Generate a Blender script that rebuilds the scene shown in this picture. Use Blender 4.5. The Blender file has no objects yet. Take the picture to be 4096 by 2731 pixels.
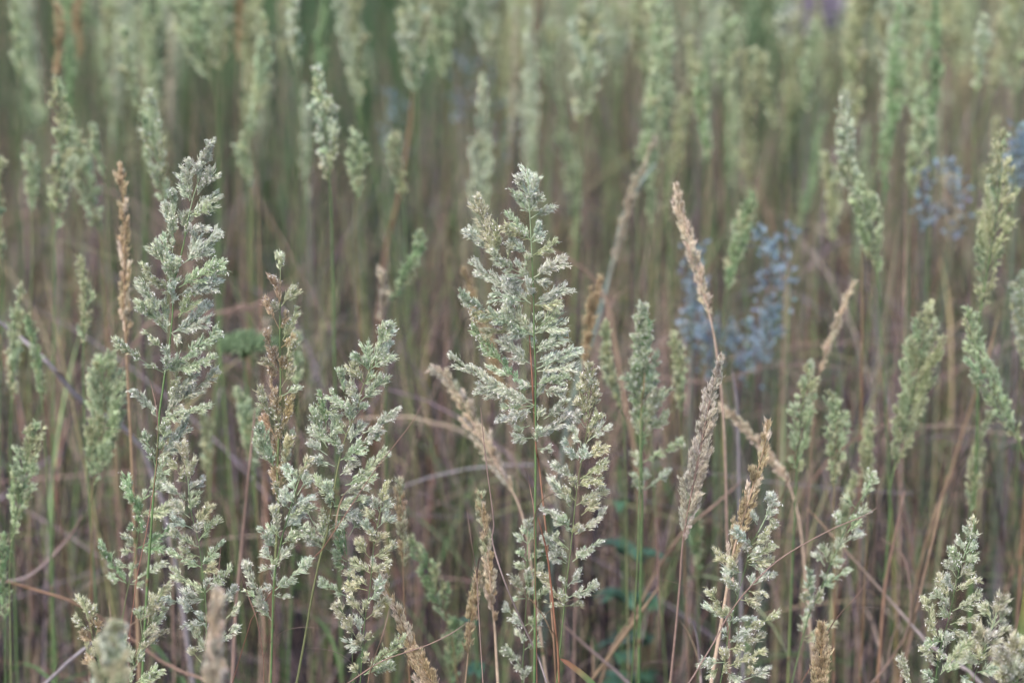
import bpy, math, random
import numpy as np
from mathutils import Vector

# ------------------------------------------------------------------ camera, sky, sun, exposure
SC = bpy.context.scene
COL = SC.collection
CAM_H, PITCH, SENSOR, LENS = 1.5, math.radians(15.5), 22.3, 50.0
FOCUS = 2.09
cam_data = bpy.data.cameras.new("camera")
cam_data.sensor_width = SENSOR
cam_data.lens = LENS
cam_data.clip_start = 0.05
cam_data.clip_end = 600.0
cam_data.dof.use_dof = True
cam_data.dof.focus_distance = FOCUS
cam_data.dof.aperture_fstop = 2.2
cam = bpy.data.objects.new("camera", cam_data)
COL.objects.link(cam)
cam.location = (0, 0, CAM_H)
cam.rotation_euler = (math.pi / 2 - PITCH, 0, 0)
SC.camera = cam

SUN_EL, SUN_ROT = math.radians(48), math.radians(-150)
world = bpy.data.worlds.new("World")
SC.world = world
world.use_nodes = True
wn = world.node_tree
bg = wn.nodes["Background"]
sky = wn.nodes.new("ShaderNodeTexSky")
sky.sky_type = 'NISHITA'
sky.sun_disc = False
sky.sun_elevation = SUN_EL
sky.sun_rotation = SUN_ROT
sky.air_density = 1.0
sky.dust_density = 3.5
sky.ozone_density = 0.8
wn.links.new(sky.outputs[0], bg.inputs[0])
bg.inputs[1].default_value = 0.15
sun_data = bpy.data.lights.new("sun", 'SUN')
sun_data.energy = 1.5
sun_data.angle = math.radians(35)
sun_data.color = (1.0, 0.95, 0.96)
sun = bpy.data.objects.new("sun", sun_data)
COL.objects.link(sun)
sd = Vector((math.sin(SUN_ROT) * math.cos(SUN_EL), math.cos(SUN_ROT) * math.cos(SUN_EL), math.sin(SUN_EL)))
sun.rotation_euler = (-sd).to_track_quat('-Z', 'Y').to_euler()

SC.view_settings.view_transform = 'Standard'
SC.view_settings.look = 'None'
SC.view_settings.gamma = 1.0
SC.view_settings.exposure = 1.5
SC.cycles.use_denoising = True
SC.cycles.max_bounces = 5
SC.cycles.diffuse_bounces = 4
SC.cycles.glossy_bounces = 1
SC.cycles.transmission_bounces = 3
SC.cycles.transparent_max_bounces = 4

rng = np.random.default_rng(7)
random.seed(7)

# ------------------------------------------------------------------ helpers: photograph pixel -> place
CT, ST = math.cos(PITCH), math.sin(PITCH)
FW = SENSOR / LENS


def ray(x, y):
    a = (x - 2048.0) / 4096.0 * FW
    b = -(y - 1365.5) / 4096.0 * FW
    return np.array([a, CT + b * ST, -ST + b * CT])


def at(x, y, Y):
    """Point of the upright plane world-Y = Y seen at photo pixel (x, y)."""
    r = ray(x, y)
    return np.array([0, 0, CAM_H]) + r * (Y / r[1])


def plane_of(x, y, depth):
    return depth * ray(x, y)[1]


def pixel_of(p):
    d = np.asarray(p, float) - np.array([0, 0, CAM_H])
    t = d[1] * CT - d[2] * ST
    up = d[1] * ST + d[2] * CT
    return 2048 + d[0] / t / FW * 4096, 1365.5 - up / t / FW * 4096, t


def nrm(v):
    return v / np.maximum(np.linalg.norm(v, axis=-1, keepdims=True), 1e-9)


# ------------------------------------------------------------------ materials
def plant_material(name, rough=0.6, trans=0.3, streak=900.0):
    m = bpy.data.materials.new(name)
    m.use_nodes = True
    nt = m.node_tree
    nt.nodes.clear()
    out = nt.nodes.new("ShaderNodeOutputMaterial")
    att = nt.nodes.new("ShaderNodeAttribute")
    att.attribute_name = "Col"
    tc = nt.nodes.new("ShaderNodeTexCoord")
    noi = nt.nodes.new("ShaderNodeTexNoise")
    noi.inputs["Scale"].default_value = streak
    noi.inputs["Detail"].default_value = 2.0
    mp = nt.nodes.new("ShaderNodeMapRange")
    mp.inputs[1].default_value = 0.3
    mp.inputs[2].default_value = 0.7
    mp.inputs[3].default_value = 0.82
    mp.inputs[4].default_value = 1.16
    mix = nt.nodes.new("ShaderNodeMix")
    mix.data_type = 'RGBA'
    mix.blend_type = 'MULTIPLY'
    mix.inputs[0].default_value = 1.0
    p = nt.nodes.new("ShaderNodeBsdfPrincipled")
    p.inputs["Roughness"].default_value = rough
    p.inputs["Specular IOR Level"].default_value = 0.25
    tr = nt.nodes.new("ShaderNodeBsdfTranslucent")
    ms = nt.nodes.new("ShaderNodeMixShader")
    ms.inputs[0].default_value = trans
    L = nt.links.new
    L(tc.outputs["Object"], noi.inputs["Vector"])
    L(noi.outputs["Fac"], mp.inputs[0])
    L(att.outputs["Color"], mix.inputs[6])
    L(mp.outputs[0], mix.inputs[7])
    L(mix.outputs[2], p.inputs["Base Color"])
    L(mix.outputs[2], tr.inputs["Color"])
    L(p.outputs[0], ms.inputs[1])
    L(tr.outputs[0], ms.inputs[2])
    L(ms.outputs[0], out.inputs[0])
    return m


M_SPIKE = plant_material("spikelet_chaff", 0.6, 0.3, 400)
M_STEM = plant_material("grass_stem", 0.5, 0.1, 160)
M_LEAF = plant_material("grass_leaf", 0.5, 0.3, 120)
M_DRY = plant_material("dry_straw", 0.7, 0.15, 90)


def ground_material():
    m = bpy.data.materials.new("litter_soil")
    m.use_nodes = True
    nt = m.node_tree
    p = nt.nodes["Principled BSDF"]
    tc = nt.nodes.new("ShaderNodeTexCoord")
    n1 = nt.nodes.new("ShaderNodeTexNoise")
    n1.inputs["Scale"].default_value = 9.0
    n1.inputs["Detail"].default_value = 8.0
    r = nt.nodes.new("ShaderNodeValToRGB")
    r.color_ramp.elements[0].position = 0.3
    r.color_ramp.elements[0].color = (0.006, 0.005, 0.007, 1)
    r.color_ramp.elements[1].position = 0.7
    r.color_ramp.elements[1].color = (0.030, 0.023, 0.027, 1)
    b = nt.nodes.new("ShaderNodeBump")
    b.inputs["Strength"].default_value = 0.6
    b.inputs["Distance"].default_value = 0.03
    nt.links.new(tc.outputs["Object"], n1.inputs["Vector"])
    nt.links.new(n1.outputs["Fac"], r.inputs[0])
    nt.links.new(r.outputs[0], p.inputs["Base Color"])
    nt.links.new(n1.outputs["Fac"], b.inputs["Height"])
    nt.links.new(b.outputs[0], p.inputs["Normal"])
    p.inputs["Roughness"].default_value = 0.95
    return m


M_GROUND = ground_material()


# ------------------------------------------------------------------ mesh building (numpy, coloured vertices)
class MB:
    def __init__(self):
        self.v, self.q, self.c, self.n = [], [], [], 0

    def add(self, v, q, c):
        v = np.asarray(v, float).reshape(-1, 3)
        c = np.asarray(c, float)
        if c.ndim == 1:
            c = np.tile(c, (len(v), 1))
        self.v.append(v)
        self.q.append(np.asarray(q, int).reshape(-1, 4) + self.n)
        self.c.append(np.clip(c.reshape(-1, 3), 0.004, 0.9))
        self.n += len(v)

    def mesh(self, name, origin=(0, 0, 0)):
        v = np.concatenate(self.v) - np.asarray(origin, float)
        q = np.concatenate(self.q)
        c = np.concatenate(self.c)
        me = bpy.data.meshes.new(name)
        me.vertices.add(len(v))
        me.vertices.foreach_set("co", v.astype(np.float32).ravel())
        me.loops.add(q.size)
        me.polygons.add(len(q))
        me.loops.foreach_set("vertex_index", q.astype(np.int32).ravel())
        me.polygons.foreach_set("loop_start", (np.arange(len(q)) * 4).astype(np.int32))
        me.update(calc_edges=True)
        at_ = me.attributes.new("Col", 'FLOAT_COLOR', 'POINT')
        at_.data.foreach_set("color", np.concatenate([c, np.ones((len(c), 1))], 1).astype(np.float32).ravel())
        return me


def obj(name, me, mat, parent=None, kind=None, loc=None):
    o = bpy.data.objects.new(name, me)
    if me is not None and not me.materials:
        me.materials.append(mat)
    COL.objects.link(o)
    if loc is not None:
        o.location = loc
    if parent is not None:
        o.parent = parent
    if kind:
        o["kind"] = kind
    return o


def thing(name, label, cat, loc, group=None):
    o = bpy.data.objects.new(name, None)
    o.empty_display_size = 0.05
    COL.objects.link(o)
    o.location = loc
    o["label"] = label
    o["category"] = cat
    o["kind"] = "thing"
    if group:
        o["group"] = group
    return o


def add_tube(mb, pts, rad, cols, sides=5):
    """Tapered tube along pts (n,3); rad and cols per point."""
    pts = np.asarray(pts, float)
    n = len(pts)
    rad = np.broadcast_to(np.asarray(rad, float), (n,))
    cols = np.asarray(cols, float)
    if cols.ndim == 1:
        cols = np.tile(cols, (n, 1))
    tan = nrm(np.gradient(pts, axis=0))
    ref = np.array([0.3, 1.0, 0.1]) if abs(tan[:, 1]).mean() < 0.8 else np.array([1.0, 0.1, 0.2])
    u = nrm(np.cross(tan, ref))
    w = np.cross(tan, u)
    a = np.arange(sides) / sides * 2 * math.pi
    ring = (u[:, None] * np.cos(a)[None, :, None] + w[:, None] * np.sin(a)[None, :, None]) * rad[:, None, None]
    v = (pts[:, None] + ring).reshape(-1, 3)
    c = np.repeat(cols, sides, 0)
    i = np.arange(n - 1)[:, None] * sides
    k = np.arange(sides)[None]
    k2 = (k + 1) % sides
    q = np.stack([i + k, i + k2, i + sides + k2, i + sides + k], -1)
    mb.add(v, q, c)


def add_strip(mb, pts, wid, cols, side=None, fold=0.25):
    """Folded leaf blade: three vertices across (edge, keel, edge)."""
    pts = np.asarray(pts, float)
    n = len(pts)
    wid = np.broadcast_to(np.asarray(wid, float), (n,))
    cols = np.asarray(cols, float)
    if cols.ndim == 1:
        cols = np.tile(cols, (n, 1))
    tan = nrm(np.gradient(pts, axis=0))
    if side is None:
        side = np.array([1.0, 0.3, 0.05])
    u = nrm(np.cross(np.cross(tan, side), tan))
    w = np.cross(tan, u)
    v = np.stack([pts - u * wid[:, None] / 2 + w * wid[:, None] * fold, pts, pts + u * wid[:, None] / 2 + w * wid[:, None] * fold], 1)
    c = np.repeat(cols, 3, 0)
    i = np.arange(n - 1)[:, None] * 3
    k = np.arange(2)[None]
    q = np.stack([i + k, i + k + 1, i + k + 4, i + k + 3], -1)
    mb.add(v.reshape(-1, 3), q, c)


def spline(pts, n):
    """Catmull-Rom through pts, n samples."""
    p = np.asarray(pts, float)
    if len(p) == 2:
        t = np.linspace(0, 1, n)[:, None]
        return p[0] * (1 - t) + p[1] * t
    p = np.concatenate([[2 * p[0] - p[1]], p, [2 * p[-1] - p[-2]]])
    m = len(p) - 3
    s = np.linspace(0, m - 1e-6, n)
    i = s.astype(int)
    t = (s - i)[:, None]
    a, b, c, d = p[i], p[i + 1], p[i + 2], p[i + 3]
    return 0.5 * (2 * b + (c - a) * t + (2 * a - 5 * b + 4 * c - d) * t ** 2 + (3 * b - a - 3 * c + d) * t ** 3)


def add_spikelets(mb, P, D, Ls, Ws, cb, cm, ct, glumes=3, splay=0.24):
    """Slender splayed glumes: each a folded diamond (base, edge, tip, edge)."""
    n = len(P)
    for g in range(glumes):
        j = rng.normal(size=(n, 3))
        side = nrm(np.cross(D, j))
        d = nrm(D + side * splay * rng.uniform(0.3, 1.2, (n, 1)))
        s2 = nrm(np.cross(d, rng.normal(size=(n, 3))))
        n2 = np.cross(d, s2)
        l = (Ls * rng.uniform(0.75, 1.15, n))[:, None]
        w = (Ws * rng.uniform(0.7, 1.2, n))[:, None]
        mid = P + d * l * rng.uniform(0.35, 0.5, (n, 1))
        v = np.stack([P, mid + s2 * w / 2 + n2 * w * 0.2, P + d * l, mid - s2 * w / 2 + n2 * w * 0.2], 1)
        tip = ct if g != 1 else 0.5 * (cm + ct)
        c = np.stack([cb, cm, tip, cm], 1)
        q = np.arange(n * 4).reshape(n, 4)
        mb.add(v.reshape(-1, 3), q, c.reshape(-1, 3))


PAL = {  # chaff colours: foot (its dark tone also paints inner shade), body, papery tip
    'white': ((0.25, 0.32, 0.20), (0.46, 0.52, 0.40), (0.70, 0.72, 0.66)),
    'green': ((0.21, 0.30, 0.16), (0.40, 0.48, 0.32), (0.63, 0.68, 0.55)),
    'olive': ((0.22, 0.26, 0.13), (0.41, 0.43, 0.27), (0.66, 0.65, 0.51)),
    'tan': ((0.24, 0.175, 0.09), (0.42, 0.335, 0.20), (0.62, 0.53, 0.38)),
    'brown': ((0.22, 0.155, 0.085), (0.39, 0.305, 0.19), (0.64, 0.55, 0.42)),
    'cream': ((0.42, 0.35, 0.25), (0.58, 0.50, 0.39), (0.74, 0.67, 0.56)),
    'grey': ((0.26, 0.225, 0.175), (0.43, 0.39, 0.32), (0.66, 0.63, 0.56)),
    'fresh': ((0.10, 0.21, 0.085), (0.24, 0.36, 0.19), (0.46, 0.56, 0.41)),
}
STEMC = {
    'green': (0.085, 0.14, 0.058), 'olive': (0.13, 0.145, 0.07), 'orange': (0.17, 0.10, 0.058), 'red': (0.16, 0.070, 0.048),
    'tan': (0.20, 0.145, 0.095), 'pink': (0.185, 0.13, 0.11), 'cream': (0.46, 0.36, 0.28), 'dark': (0.055, 0.10, 0.04),
    'grey': (0.19, 0.175, 0.19), 'sage': (0.14, 0.18, 0.16), 'yellow': (0.21, 0.205, 0.07),
}
STEMC = {k: np.array(v) for k, v in STEMC.items()}


def add_branch(mb, P0, P1, w, pal, bow=0.08, bare=0.12, dens=0.30, spk=0.0053, coarse=1.0, anther=0.12, open_=1.0):
    """One panicle side branch: wiry axis, short branchlets, splayed spikelets along them. Metres."""
    P0, P1 = np.asarray(P0, float), np.asarray(P1, float)
    ax = P1 - P0
    L = np.linalg.norm(ax)
    t_ = ax / L
    perp = nrm(np.cross(t_, rng.normal(size=3)))
    mid = (P0 + P1) / 2 + np.array([0, 0, -1]) * bow * L + perp * L * 0.03
    T = np.linspace(0, 1, 7)
    curve = lambda t: ((1 - t) ** 2)[:, None] * P0 + (2 * t * (1 - t))[:, None] * mid + (t ** 2)[:, None] * P1
    cb, cm, ct = [np.array(x) for x in pal]
    stalk = 0.6 * cb + 0.4 * cm
    add_tube(mb, curve(T), np.linspace(0.00045, 0.0002, 7) * coarse, stalk, 3)
    nb = max(6, int(L / 0.0026 / coarse))
    tb = np.sort(rng.uniform(bare, 0.97, nb))
    s = (tb - bare) / (1 - bare)
    env = np.clip(1.25 * np.sin(math.pi * np.clip(0.16 + 0.81 * s, 0, 1)) ** 0.9, 0.14, 1.0) * w * 0.60
    base = curve(tb)
    tan = nrm(curve(np.clip(tb + 0.04, 0, 1.04)) - curve(tb - 0.04))
    rad = nrm(np.cross(tan, rng.normal(size=(nb, 3))))
    bd = nrm(tan * 0.9 + rad * rng.uniform(0.15, 0.75, (nb, 1)) * open_)
    rj = np.sqrt(np.clip(1 - (bd * tan).sum(1) ** 2, 0.04, 1))
    bl = np.clip((env - spk * 0.5) / rj, 0.001, None) * rng.uniform(0.25, 0.8, nb)
    bl = np.minimum(bl, L * (1.03 - tb) + 0.002)
    area = L * w * 1e6
    N = max(10, int(area * dens * 2.8 / coarse ** 2))
    prob = np.sqrt(bl + 0.0015)
    prob = prob / prob.sum()
    k = rng.choice(nb, N, p=prob)
    f = rng.uniform(0.05, 1.0, N) ** 0.8
    P = base[k] + bd[k] * (bl[k] * f)[:, None] + rng.normal(size=(N, 3)) * 0.0009
    D = nrm(tan[k] * 0.75 + rad[k] * rng.uniform(0.25, 0.85, (N, 1)) * open_ + rng.normal(size=(N, 3)) * (0.05 + 0.11 * open_))
    jit = rng.normal(1.0, 0.14, (N, 1)) * np.ones((1, 3)) + rng.normal(0, 0.03, (N, 3))
    dry = rng.uniform(0, 1, (N, 1)) ** 3.5 * 0.8
    dcol = np.array([0.46, 0.39, 0.24])
    CB = cb * jit * rng.uniform(0.5, 1.1, (N, 1))  # green feet darkened by varying amounts, painting shade inside the head
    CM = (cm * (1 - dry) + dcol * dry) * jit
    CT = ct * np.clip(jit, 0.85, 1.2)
    Ls = spk * coarse * rng.uniform(0.75, 1.2, N)
    Ws = np.full(N, (0.00060 if coarse < 1.25 else 0.0009) * coarse)
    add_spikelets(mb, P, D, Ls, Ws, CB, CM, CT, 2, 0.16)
    # branchlets
    for a, b, l in zip(base, bd, bl):
        if l > 0.004 and coarse < 1.4:
            e = a + b * l
            s_ = nrm(np.cross(b, np.array([0.1, 1, 0.2]))) * 0.00028
            mb.add([a - s_, a + s_, e + s_ * 0.6, e - s_ * 0.6], [[0, 1, 2, 3]], stalk)
    na = int(N * anther)
    if na:
        i = rng.integers(0, N, na)
        Q = P[i] + D[i] * Ls[i][:, None] * rng.uniform(0.55, 1.0, (na, 1))
        d2 = nrm(rng.normal(size=(na, 3)) + np.array([0, 0, -0.35]))
        ca = np.array([0.70, 0.69, 0.68]) * rng.normal(1, 0.06, (na, 1))
        add_spikelets(mb, Q, d2, np.full(na, 0.0024 * coarse), np.full(na, 0.0008 * coarse), ca, ca, ca, 1)


def tint(pal, s=0.06):
    f = random.gauss(1, s)
    h = np.array([random.gauss(1, s * 0.5), random.gauss(1, s * 0.3), random.gauss(1, s * 0.6)])
    return tuple(np.array(c) * f * h for c in pal)


def mixpal(a, b, f):
    return tuple(np.array(x) * (1 - f) + np.array(y) * f for x, y in zip(PAL[a], PAL[b]))


def stem_line(pix, Y, lean=0.0):
    """World points of a stem whose photo pixels run from the tip down; goes on to the ground."""
    p = [at(x, y, Y) for x, y in pix]
    p = spline(p, 22)
    low = p[-1]
    d = nrm(p[-1] - p[-4])
    foot_x = low[0] + np.clip(d[0] / max(-d[2], 0.2), -0.35, 0.35) * low[2] * 0.5
    foot = np.array([foot_x, Y + lean, 0.0])
    mid = (low + foot) / 2 + np.array([(low[0] - foot_x) * 0.0 + d[0] * 0.10, 0, 0])
    tail = spline([low, mid, foot], 8)[1:]
    return np.concatenate([p, tail])


def stem_colours(pts, bands):
    """bands: [(pixel_y or fraction, colour name)] by world height fraction from the tip (0) to the ground (1)."""
    z = pts[:, 2]
    f = (z[0] - z) / max(z[0] - z[-1], 1e-6)
    keys = np.array([b[0] for b in bands])
    cols = np.array([STEMC[b[1]] for b in bands])
    return np.stack([np.interp(f, keys, cols[:, i]) for i in range(3)], 1)


def leaf_blade(mb, base, az, length, width, col, up=1.2, droop=0.9, n=9):
    t = np.linspace(0, 1, n)
    h = np.array([math.cos(az), math.sin(az), 0])
    p = base + h * (length * (0.25 * t + 0.5 * t ** 2))[:, None] + np.array([0, 0, 1]) * (length * (up * t - droop * t ** 2) * 0.8)[:, None]
    w = width * np.clip(np.sin(math.pi * (0.25 + 0.75 * t)) ** 0.8, 0.02, 1)
    c0 = np.asarray(col)
    c = c0[None] * (1 + 0.15 * (t - 0.5))[:, None]
    add_strip(mb, p, w, c, side=np.array([-h[1], h[0], 0.05]))


LANDMARKS = []
PANICLE_MESHES = 0


def build_plant(label, cat, pix, depth, branches, pals, bands, stem_px=11, group=None, name="reed_grass", coarse=1.0,
                fill=6, dens=0.30, dy=0.45, leaves=1, leafcol=None, mid_ref=None, anther=0.12, bow=0.07, open_=1.0, spk=0.0053):
    """A reed grass: stem (with the rachis), panicle > branches, leaf blades. pix: stem pixels tip..lowest seen."""
    m = mid_ref or pix[len(pix) // 3]
    Y = plane_of(m[0], m[1], depth)
    px = depth * FW / 4096.0
    pts = stem_line(pix, Y, random.uniform(-0.06, 0.06))
    foot = pts[-1].copy()
    root = thing(name, label, cat, foot, group)
    # stem
    mb = MB()
    n = len(pts)
    L = np.concatenate([[0], np.cumsum(np.linalg.norm(np.diff(pts, axis=0), axis=1))])
    r0 = stem_px * px / 2 * 0.8
    rad = np.interp(L, [0, 0.08, 0.25, 0.45, L[-1]], [0.0003, r0 * 0.4, r0 * 0.75, r0, r0 * 1.1])
    add_tube(mb, pts, rad, stem_colours(pts, bands), 6)
    obj("stem", mb.mesh("stem", foot), M_STEM, root)
    if stem_px > 8:
        for fz in (random.uniform(0.36, 0.44), random.uniform(0.62, 0.72)):
            i = int(np.argmin(np.abs(pts[:, 2] - pts[0, 2] * (1 - fz))))
            i = min(max(i, 2), n - 3)
            dn = nrm(pts[i + 1] - pts[i - 1])
            mb = MB()
            ln_ = r0 * np.array([-3.0, -1.0, 0.0, 1.0, 3.4])
            add_tube(mb, pts[i] + dn * ln_[:, None], rad[i] * np.array([1.02, 1.35, 1.5, 1.35, 1.05]), np.array([STEMC['olive'], STEMC['tan'] * 0.6, STEMC['tan'] * 0.45, STEMC['olive'] * 0.8, STEMC['olive']]), 6)
            obj("node", mb.mesh("node", foot), M_STEM, root)
    # panicle: the thin top of the rachis carries the branches
    mb = MB()
    k = max(3, int(np.searchsorted(L, 0.03)))
    top = spline(pts[:k + 1], 5)
    cb = np.array(pals[0][0]) if not isinstance(pals[0], str) else np.array(PAL[pals[0]][0])
    add_tube(mb, top + np.array([0, -0.0004, 0]), np.linspace(0.0003, 0.0005, 5), cb, 4)
    ys = [b[1] for b in branches]
    pan = None
    todo = []
    for b in branches:
        x0, y0, x1, y1, w = b[:5]
        pal = b[5] if len(b) > 5 else None
        todo.append((x0, y0, x1, y1, w * (1.14 if group == SHARP else 1.0), pal))
    ylo, yhi = min(ys), max(ys)
    for i in range(fill):
        y0 = ylo + (yhi - ylo) * (i + random.random()) / fill
        zz = np.array([p[1] for p in pix])
        xx = np.array([p[0] for p in pix])
        x0 = np.interp(y0, zz, xx)
        wl = np.median([math.hypot(b[2] - b[0], b[3] - b[1]) for b in branches])
        todo.append((x0, y0, x0 + random.uniform(-0.25, 0.25) * wl, y0 - random.uniform(0.35, 0.7) * wl, 0.5 * wl * random.uniform(0.5, 0.8), 'fill'))
    pan = obj("panicle", mb.mesh("panicle", foot), M_STEM, root)
    for i, (x0, y0, x1, y1, w, pal) in enumerate(todo):
        ln = math.hypot(x1 - x0, y1 - y0) * px
        P0 = at(x0, y0, Y)
        off = random.uniform(-1, 1) * dy * ln
        if pal == 'fill':
            off = random.choice((-1, 1)) * ln * random.uniform(0.7, 1.0)
            pal = None
        P1 = at(x1, y1, Y + off)
        if pal is None:
            pal = random.choice(pals)
        pl = tint(PAL[pal] if isinstance(pal, str) else pal)
        mb = MB()
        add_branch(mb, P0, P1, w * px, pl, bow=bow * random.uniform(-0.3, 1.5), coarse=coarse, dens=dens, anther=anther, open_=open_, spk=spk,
                   bare=0.05 if w > 55 else 0.14)
        obj("branch", mb.mesh("branch", foot), M_SPIKE, pan)
    # leaves low on the stem
    for i in range(leaves):
        f = random.uniform(0.25, 0.75)
        base = foot + (pts[-5] - foot) * f
        mb = MB()
        leaf_blade(mb, base, random.uniform(0, 6.28), random.uniform(0.18, 0.34), random.uniform(0.003, 0.006),
                   leafcol if leafcol is not None else random.choice([(0.065, 0.12, 0.04), (0.17, 0.13, 0.09), (0.15, 0.11, 0.095)]))
        obj("leaf", mb.mesh("leaf", foot), M_LEAF, root)
    return root, Y


def auto_branches(pix_axis, wprof, nb, ang=0.5, lenf=1.0, wb=0.5, even=0.55):
    """Side branches from an axis (panicle tip..base pixels) and its full width at the ends."""
    ax = spline([np.array([x, y, 0.0]) for x, y in pix_axis], 40)[:, :2]
    d = np.concatenate([[0], np.cumsum(np.linalg.norm(np.diff(ax, axis=0), axis=1))])
    T = d[-1]
    out = []
    ks, ws = zip(*wprof)
    for i in range(nb):
        s = (i + 0.3 + 0.6 * random.random()) / nb
        x, y = np.interp(s * T, d, ax[:, 0]), np.interp(s * T, d, ax[:, 1])
        s2 = max(s - 0.1, 0)
        tx, ty = np.interp(s2 * T, d, ax[:, 0]) - x, np.interp(s2 * T, d, ax[:, 1]) - y
        if abs(tx) + abs(ty) < 1e-6:
            tx, ty = ax[0] - ax[2]
        tl = math.hypot(tx, ty)
        tx, ty = tx / tl, ty / tl
        W = np.interp(s, ks, ws)
        sd_ = (1 if i % 2 else -1)
        reach = W * 0.5 * random.uniform(even, 1.05)
        ln = min(reach / math.tan(ang) * random.uniform(0.8, 1.2) * lenf, s * T * 0.72 + W * 0.12)
        nx, ny = -ty, tx
        x1 = x + tx * ln + nx * sd_ * reach * 0.8
        y1 = y + ty * ln + ny * sd_ * reach * 0.8
        out.append((x, y, x1, y1, max(W * wb * random.uniform(0.8, 1.2), W * 0.3)))
    # the tip itself
    W = np.interp(0.12, ks, ws)
    x, y = np.interp(0.14 * T, d, ax[:, 0]), np.interp(0.14 * T, d, ax[:, 1])
    out.append((x, y, ax[0, 0], ax[0, 1], W * 0.75))
    return out


def B(text):
    """Branch list: 'x0 y0 x1 y1 width [palette]' separated by ;"""
    out = []
    for part in text.replace("\n", " ").split(";"):
        f = part.split()
        if f:
            out.append(tuple(float(v) for v in f[:5]) + ((f[5],) if len(f) > 5 else ()))
    return out

#@@GROUND

# ------------------------------------------------------------------ ground
me = bpy.data.meshes.new("ground")
g = np.linspace(-1, 1, 61)
gx, gy = np.meshgrid(np.sign(g) * np.abs(g) ** 2.2 * 300, np.sign(g) * np.abs(g) ** 2.2 * 300 + 5)
gz = 0.02 * np.sin(gx * 1.7) * np.cos(gy * 1.3) * (np.hypot(gx, gy - 5) < 25) - 0.02
gv = np.stack([gx, gy, gz], -1).reshape(-1, 3)
me.from_pydata(gv.tolist(), [], [(j * 61 + i, j * 61 + i + 1, (j + 1) * 61 + i + 1, (j + 1) * 61 + i) for j in range(60) for i in range(60)])
ground = obj("ground", me, M_GROUND, kind="structure")

#@@HEROES
# ------------------------------------------------------------------ the sharp reed grasses, measured one by one
SHARP = "reed grasses in sharp focus"
GRN = [(0, 'green'), (0.45, 'green'), (0.6, 'olive'), (0.8, 'orange'), (1, 'tan')]
RED = [(0, 'green'), (0.46, 'green'), (0.52, 'red'), (0.66, 'orange'), (0.72, 'green'), (1, 'olive')]
TANS = [(0, 'tan'), (1, 'tan')]

build_plant("tall reed grass at left with dense white-flecked one-sided panicle on a red-banded stem", "reed grass",
    [(830, 572), (800, 710), (765, 810), (740, 950), (720, 1040), (695, 1135), (692, 1210), (685, 1330), (660, 1490), (648, 1580),
     (635, 1675), (632, 1800), (617, 1925), (610, 2040), (595, 2247), (585, 2397), (570, 2687), (566, 2740)], 2.08,
    B("""790 720 832 572 70; 765 800 752 645 60; 760 805 725 705 60; 790 780 850 690 70; 760 865 862 785 80; 765 860 840 830 50;
    690 1010 690 760 50; 700 970 665 820 55; 740 955 742 865 90; 740 930 822 900 50; 685 1110 618 985 80; 690 1100 650 950 60;
    730 1055 880 930 90; 750 1045 785 940 60; 715 1150 877 1060 90 green; 715 1180 868 1120 80; 700 1150 700 1055 100; 690 1180 575 1070 60 olive;
    670 1330 575 1130 85; 665 1330 565 1215 80; 670 1310 660 1210 50 green; 690 1330 840 1225 90; 715 1270 770 1180 80; 690 1330 835 1285 55;
    680 1325 720 1365 40; 650 1395 580 1325 40 green; 655 1490 462 1357 45 green; 660 1485 878 1315 70 green; 680 1480 855 1430 60 green;
    660 1650 865 1485 80; 650 1670 840 1620 50; 685 1580 710 1495 35 olive; 680 1600 770 1500 70; 640 1680 535 1557 40; 640 1830 750 1680 90;
    645 1800 660 1690 60 green; 640 1820 735 1775 50; 625 1875 575 1735 50 green; 620 1930 660 1840 60 green"""),
    ['white', 'white', 'green'], RED, 15, SHARP, fill=5, anther=0.14)

build_plant("reed grass behind the red-banded stem, open green panicle low at left on a pink stem", "reed grass",
    [(660, 1915), (600, 1980), (570, 2000), (560, 2057), (547, 2182), (532, 2267), (515, 2335), (480, 2532), (455, 2740)], 2.18,
    B("""505 2332 392 2182 50; 505 2330 440 2297 30; 510 2270 470 2245 26; 520 2335 562 2334 18; 530 2327 660 2247 28; 535 2207 480 2200 25; 540 2187 500 2150 40;
    550 2192 690 2107 45; 555 2187 645 2197 40; 555 2120 525 2110 35; 565 2060 500 1900 60; 560 2060 700 2027 60; 620 2080 700 2015 50;
    570 2000 610 1925 55; 590 1985 665 1915 40; 560 2040 530 1980 45"""),
    ['green', 'green', 'fresh'], [(0, 'green'), (0.3, 'olive'), (0.42, 'orange'), (0.6, 'pink'), (1, 'tan')], 9, SHARP, fill=3)

build_plant("slender reed grass with zigzag tiers of spiky branches beside the blurred tan plume", "reed grass",
    [(740, 1790), (755, 1950), (760, 2022), (780, 2112), (797, 2177), (807, 2267), (820, 2372), (825, 2447), (825, 2597), (830, 2740)], 2.05,
    B("""745 1900 735 1790 70; 755 1925 772 1840 50; 745 1930 695 1855 50; 755 1960 803 1915 55; 745 2000 675 1950 55; 760 2025 790 1975 50;
    760 2070 697 2015 60; 780 2097 835 2032 65; 770 2112 695 2077 45; 795 2162 865 2077 50; 795 2187 685 2127 45; 800 2227 720 2197 35;
    810 2257 885 2172 50; 805 2267 685 2212 55; 810 2287 850 2267 50; 825 2367 925 2262 48; 815 2367 685 2277 50; 815 2397 740 2372 70;
    825 2467 670 2387 50; 825 2492 735 2500 25; 835 2477 945 2347 45; 905 2472 945 2427 40; 825 2602 765 2502 50; 835 2587 945 2507 45; 805 2647 770 2602 40"""),
    ['white', 'olive', 'green'], GRN, 10, SHARP, fill=4)

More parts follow.
